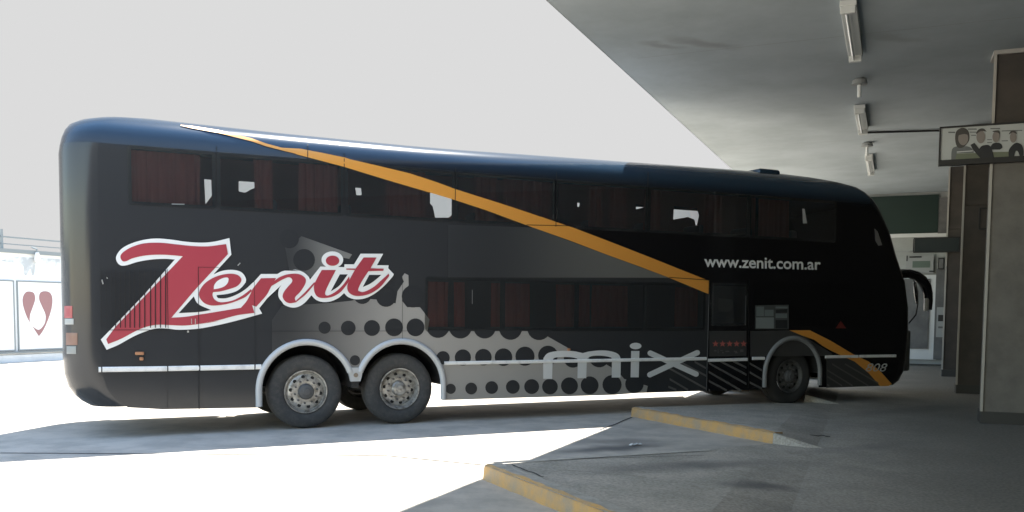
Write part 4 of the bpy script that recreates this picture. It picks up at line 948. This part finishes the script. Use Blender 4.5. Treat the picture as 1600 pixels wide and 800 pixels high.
# web address, fleet number
def text(s, x0, y0, x1, y1, hpx, name, m, bold=0.0, shear=0, lay=3, par=bus):
    """fit a line of type between two baseline points; hpx = x-height-ish cap height in photo pixels"""
    cu = bpy.data.curves.new(name, 'FONT'); cu.body = s; cu.size = 1; cu.offset = bold; cu.shear = shear; cu.resolution_u = 4
    to = bpy.data.objects.new(name, cu); COL.objects.link(to); bpy.context.view_layer.update()
    me = bpy.data.meshes.new_from_object(to.evaluated_get(bpy.context.evaluated_depsgraph_get()))
    bpy.data.objects.remove(to)
    xs = [v.co.x for v in me.vertices]; ys = [v.co.y for v in me.vertices]; lo, hi = min(xs), max(xs); H = max(ys)
    for v in me.vertices:
        f = (v.co.x-lo)/(hi-lo); v.co = bp((x0+(x1-x0)*f, y0+(y1-y0)*f-v.co.y/H*hpx), lay)
    me.materials.clear(); me.materials.append(m); me.name = name
    o = bpy.data.objects.new(name, me); COL.objects.link(o); o.parent = par
    return o
text('www.zenit.com.ar', 1100, 416.5, 1282, 421.5, 16.5, 'web_address', mat('web_grey', (.8, .82, .82), .4), bold=.018)
text('808', 1352, 580, 1386, 580.5, 12.5, 'fleet_number', mat('number_grey', (.5, .52, .52), .4), shear=.35, lay=6)
# five stars and tiny line under them
m_star = mat('star_red', (.45, .12, .1), .4)
bm = bmesh.new()
for k in range(5):
    cx, cy = 1117.5+k*11, 537.2; pts = []
    for i in range(10):
        a = -math.pi/2+i*math.pi/5; r_ = 5.4 if i % 2 == 0 else 2.3; pts.append((cx+r_*math.cos(a), cy+r_*math.sin(a)))
    flatpoly(bm, [pts], lambda p: bp(p, 5))
obj('stars', bm, m_star, bus)
bm = bmesh.new()
for x0, y0, x1, y1 in ((1115, 547, 1119, 549), (1121, 546, 1122, 552), (1125, 547, 1129, 548), (1133, 548, 1139, 550), (1146, 548, 1151, 550), (1148, 550, 1152, 552), (1156, 546, 1161, 550), (1128, 550, 1130, 552)):
    flatpoly(bm, [[(x0, y0), (x1, y0), (x1, y1), (x0, y1)]], lambda p: bp(p, 5))
obj('small_print', bm, m_hat, bus)
# posters taped in the window behind the door
m_ps = mat('window_sheet', (.16, .19, .19), .6); m_ps2 = mat('window_sheet_dark', (.06, .065, .065), .6); m_ps3 = mat('window_sheet_pale', (.22, .25, .25), .6)
ps = decal('window_sheet_and_gap', [[(1179, 477, 1), (1232, 476, 1), (1232, 514.5, 1), (1179, 514.5, 1)]], m_ps2, raw=True, lay=7)
decal('sheet', [[(1180.5, 496, 1), (1208.5, 496, 1), (1208.5, 513, 1), (1180.5, 513, 1)]], m_ps3, ps, raw=True, lay=8)
decal('sheet', [[(1181, 479, 1), (1193, 479, 1), (1193, 494, 1), (1181, 494, 1)], [(1194, 484, 1), (1208, 484, 1), (1208, 494, 1), (1194, 494, 1)], [(1211, 479, 1), (1230, 479, 1), (1230, 482, 1), (1211, 482, 1)], [(1211, 490, 1), (1229, 490, 1), (1229, 497, 1), (1211, 497, 1)]], m_ps, ps, raw=True, lay=8)
decal('sheet', [[(1211, 500, 1), (1229.5, 500, 1), (1229.5, 513, 1), (1211, 513, 1)], [(1211.5, 484, 1), (1229, 483, 1), (1229, 488.5, 1), (1211.5, 489, 1)]], m_black, ps, raw=True, lay=9)
decal('warning_triangle', [[(1305, 513, 1), (1313, 501, 1), (1322, 513, 1)]], mat('triangle_red', (.14, .025, .02), .4), raw=True, lay=5)
decal('door_glass_reflection', [[(1121, 466, 1), (1143, 468, 1), (1146, 480, 1), (1137, 488, 1), (1122, 486, 1)], [(1133, 496, 1), (1147, 498, 1), (1147, 504, 1), (1135, 503, 1)]], mat('reflection_faint', (.035, .037, .037), .5), raw=True, lay=4)  # vague reflections in the door glass, painted as flat grey shapes
window(DOORW[0], 'door_window')
decal('window_sheet_and_gap', [[(1253, 326, 1), (1256.5, 326.5, 1), (1260.5, 349, 1), (1254, 349, 1)]], mat('gap_daylight', (.45, .47, .47), .5), raw=True, lay=6)  # pale patch painted for daylight seen through a window gap
decal('windscreen_glimpse', [[(1366, 357, 1), (1371, 362, 1), (1378, 383, 1), (1372, 384, 1), (1367, 376, 1)]], mat('glimpse_grey', (.2, .2, .2), .3), raw=True, lay=4)  # grey patch painted for light showing through the windscreen corner
# roof hatch, mirrors, nose
bm = bmesh.new(); hu0, hu1 = uvec(1203, 300), uvec(1236, 300)
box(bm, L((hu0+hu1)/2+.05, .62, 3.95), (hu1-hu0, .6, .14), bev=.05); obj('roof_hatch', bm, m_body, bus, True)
def mp(x, y, dep): u, z = fp(x, y, dep); return L(u, dep, z)
bm = bmesh.new()
tube(bm, [mp(x, y, .25) for x, y in ((1396, 431), (1408, 428), (1420, 427.5), (1432, 431), (1441, 438), (1447, 448), (1450, 459), (1450.5, 470), (1449.5, 484))], [.085, .09, .085, .09, .095, .095, .085, .08, .075], 14)
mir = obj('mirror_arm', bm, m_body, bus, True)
bm = bmesh.new(); box(bm, mp(1448, 476, .22), (.10, .06, .24), bev=.02); obj('mirror_glass', bm, m_chr, mir, True)
bm = bmesh.new(); tube(bm, [mp(1429, 441, .5), mp(1431, 458, .5), mp(1433, 474, .5)], [.03, .042, .03], 10); m2 = obj('chrome_mirror', bm, mat('mirror_chrome', (.9, .92, .92), .12, 1.0), bus, True)
bm = bmesh.new(); tube(bm, [mp(1428, 438, .5), mp(1434, 455, .52), mp(1434, 476, .52), mp(1431, 492, .52), mp(1420, 505, .5)], .012, 8); obj('mirror_bracket', bm, m_cham, m2, True)
bm = bmesh.new(); a_ = mp(1421, 516, .35); b_ = mp(1405, 580, .35)
box(bm, ((a_.x+b_.x)/2, a_.y+.05, (a_.z+b_.z)/2), (a_.x-b_.x, .2, a_.z-b_.z), bev=.04); obj('front_bumper', bm, mat('bumper_grey', (.13, .14, .14), .5), bus, True)
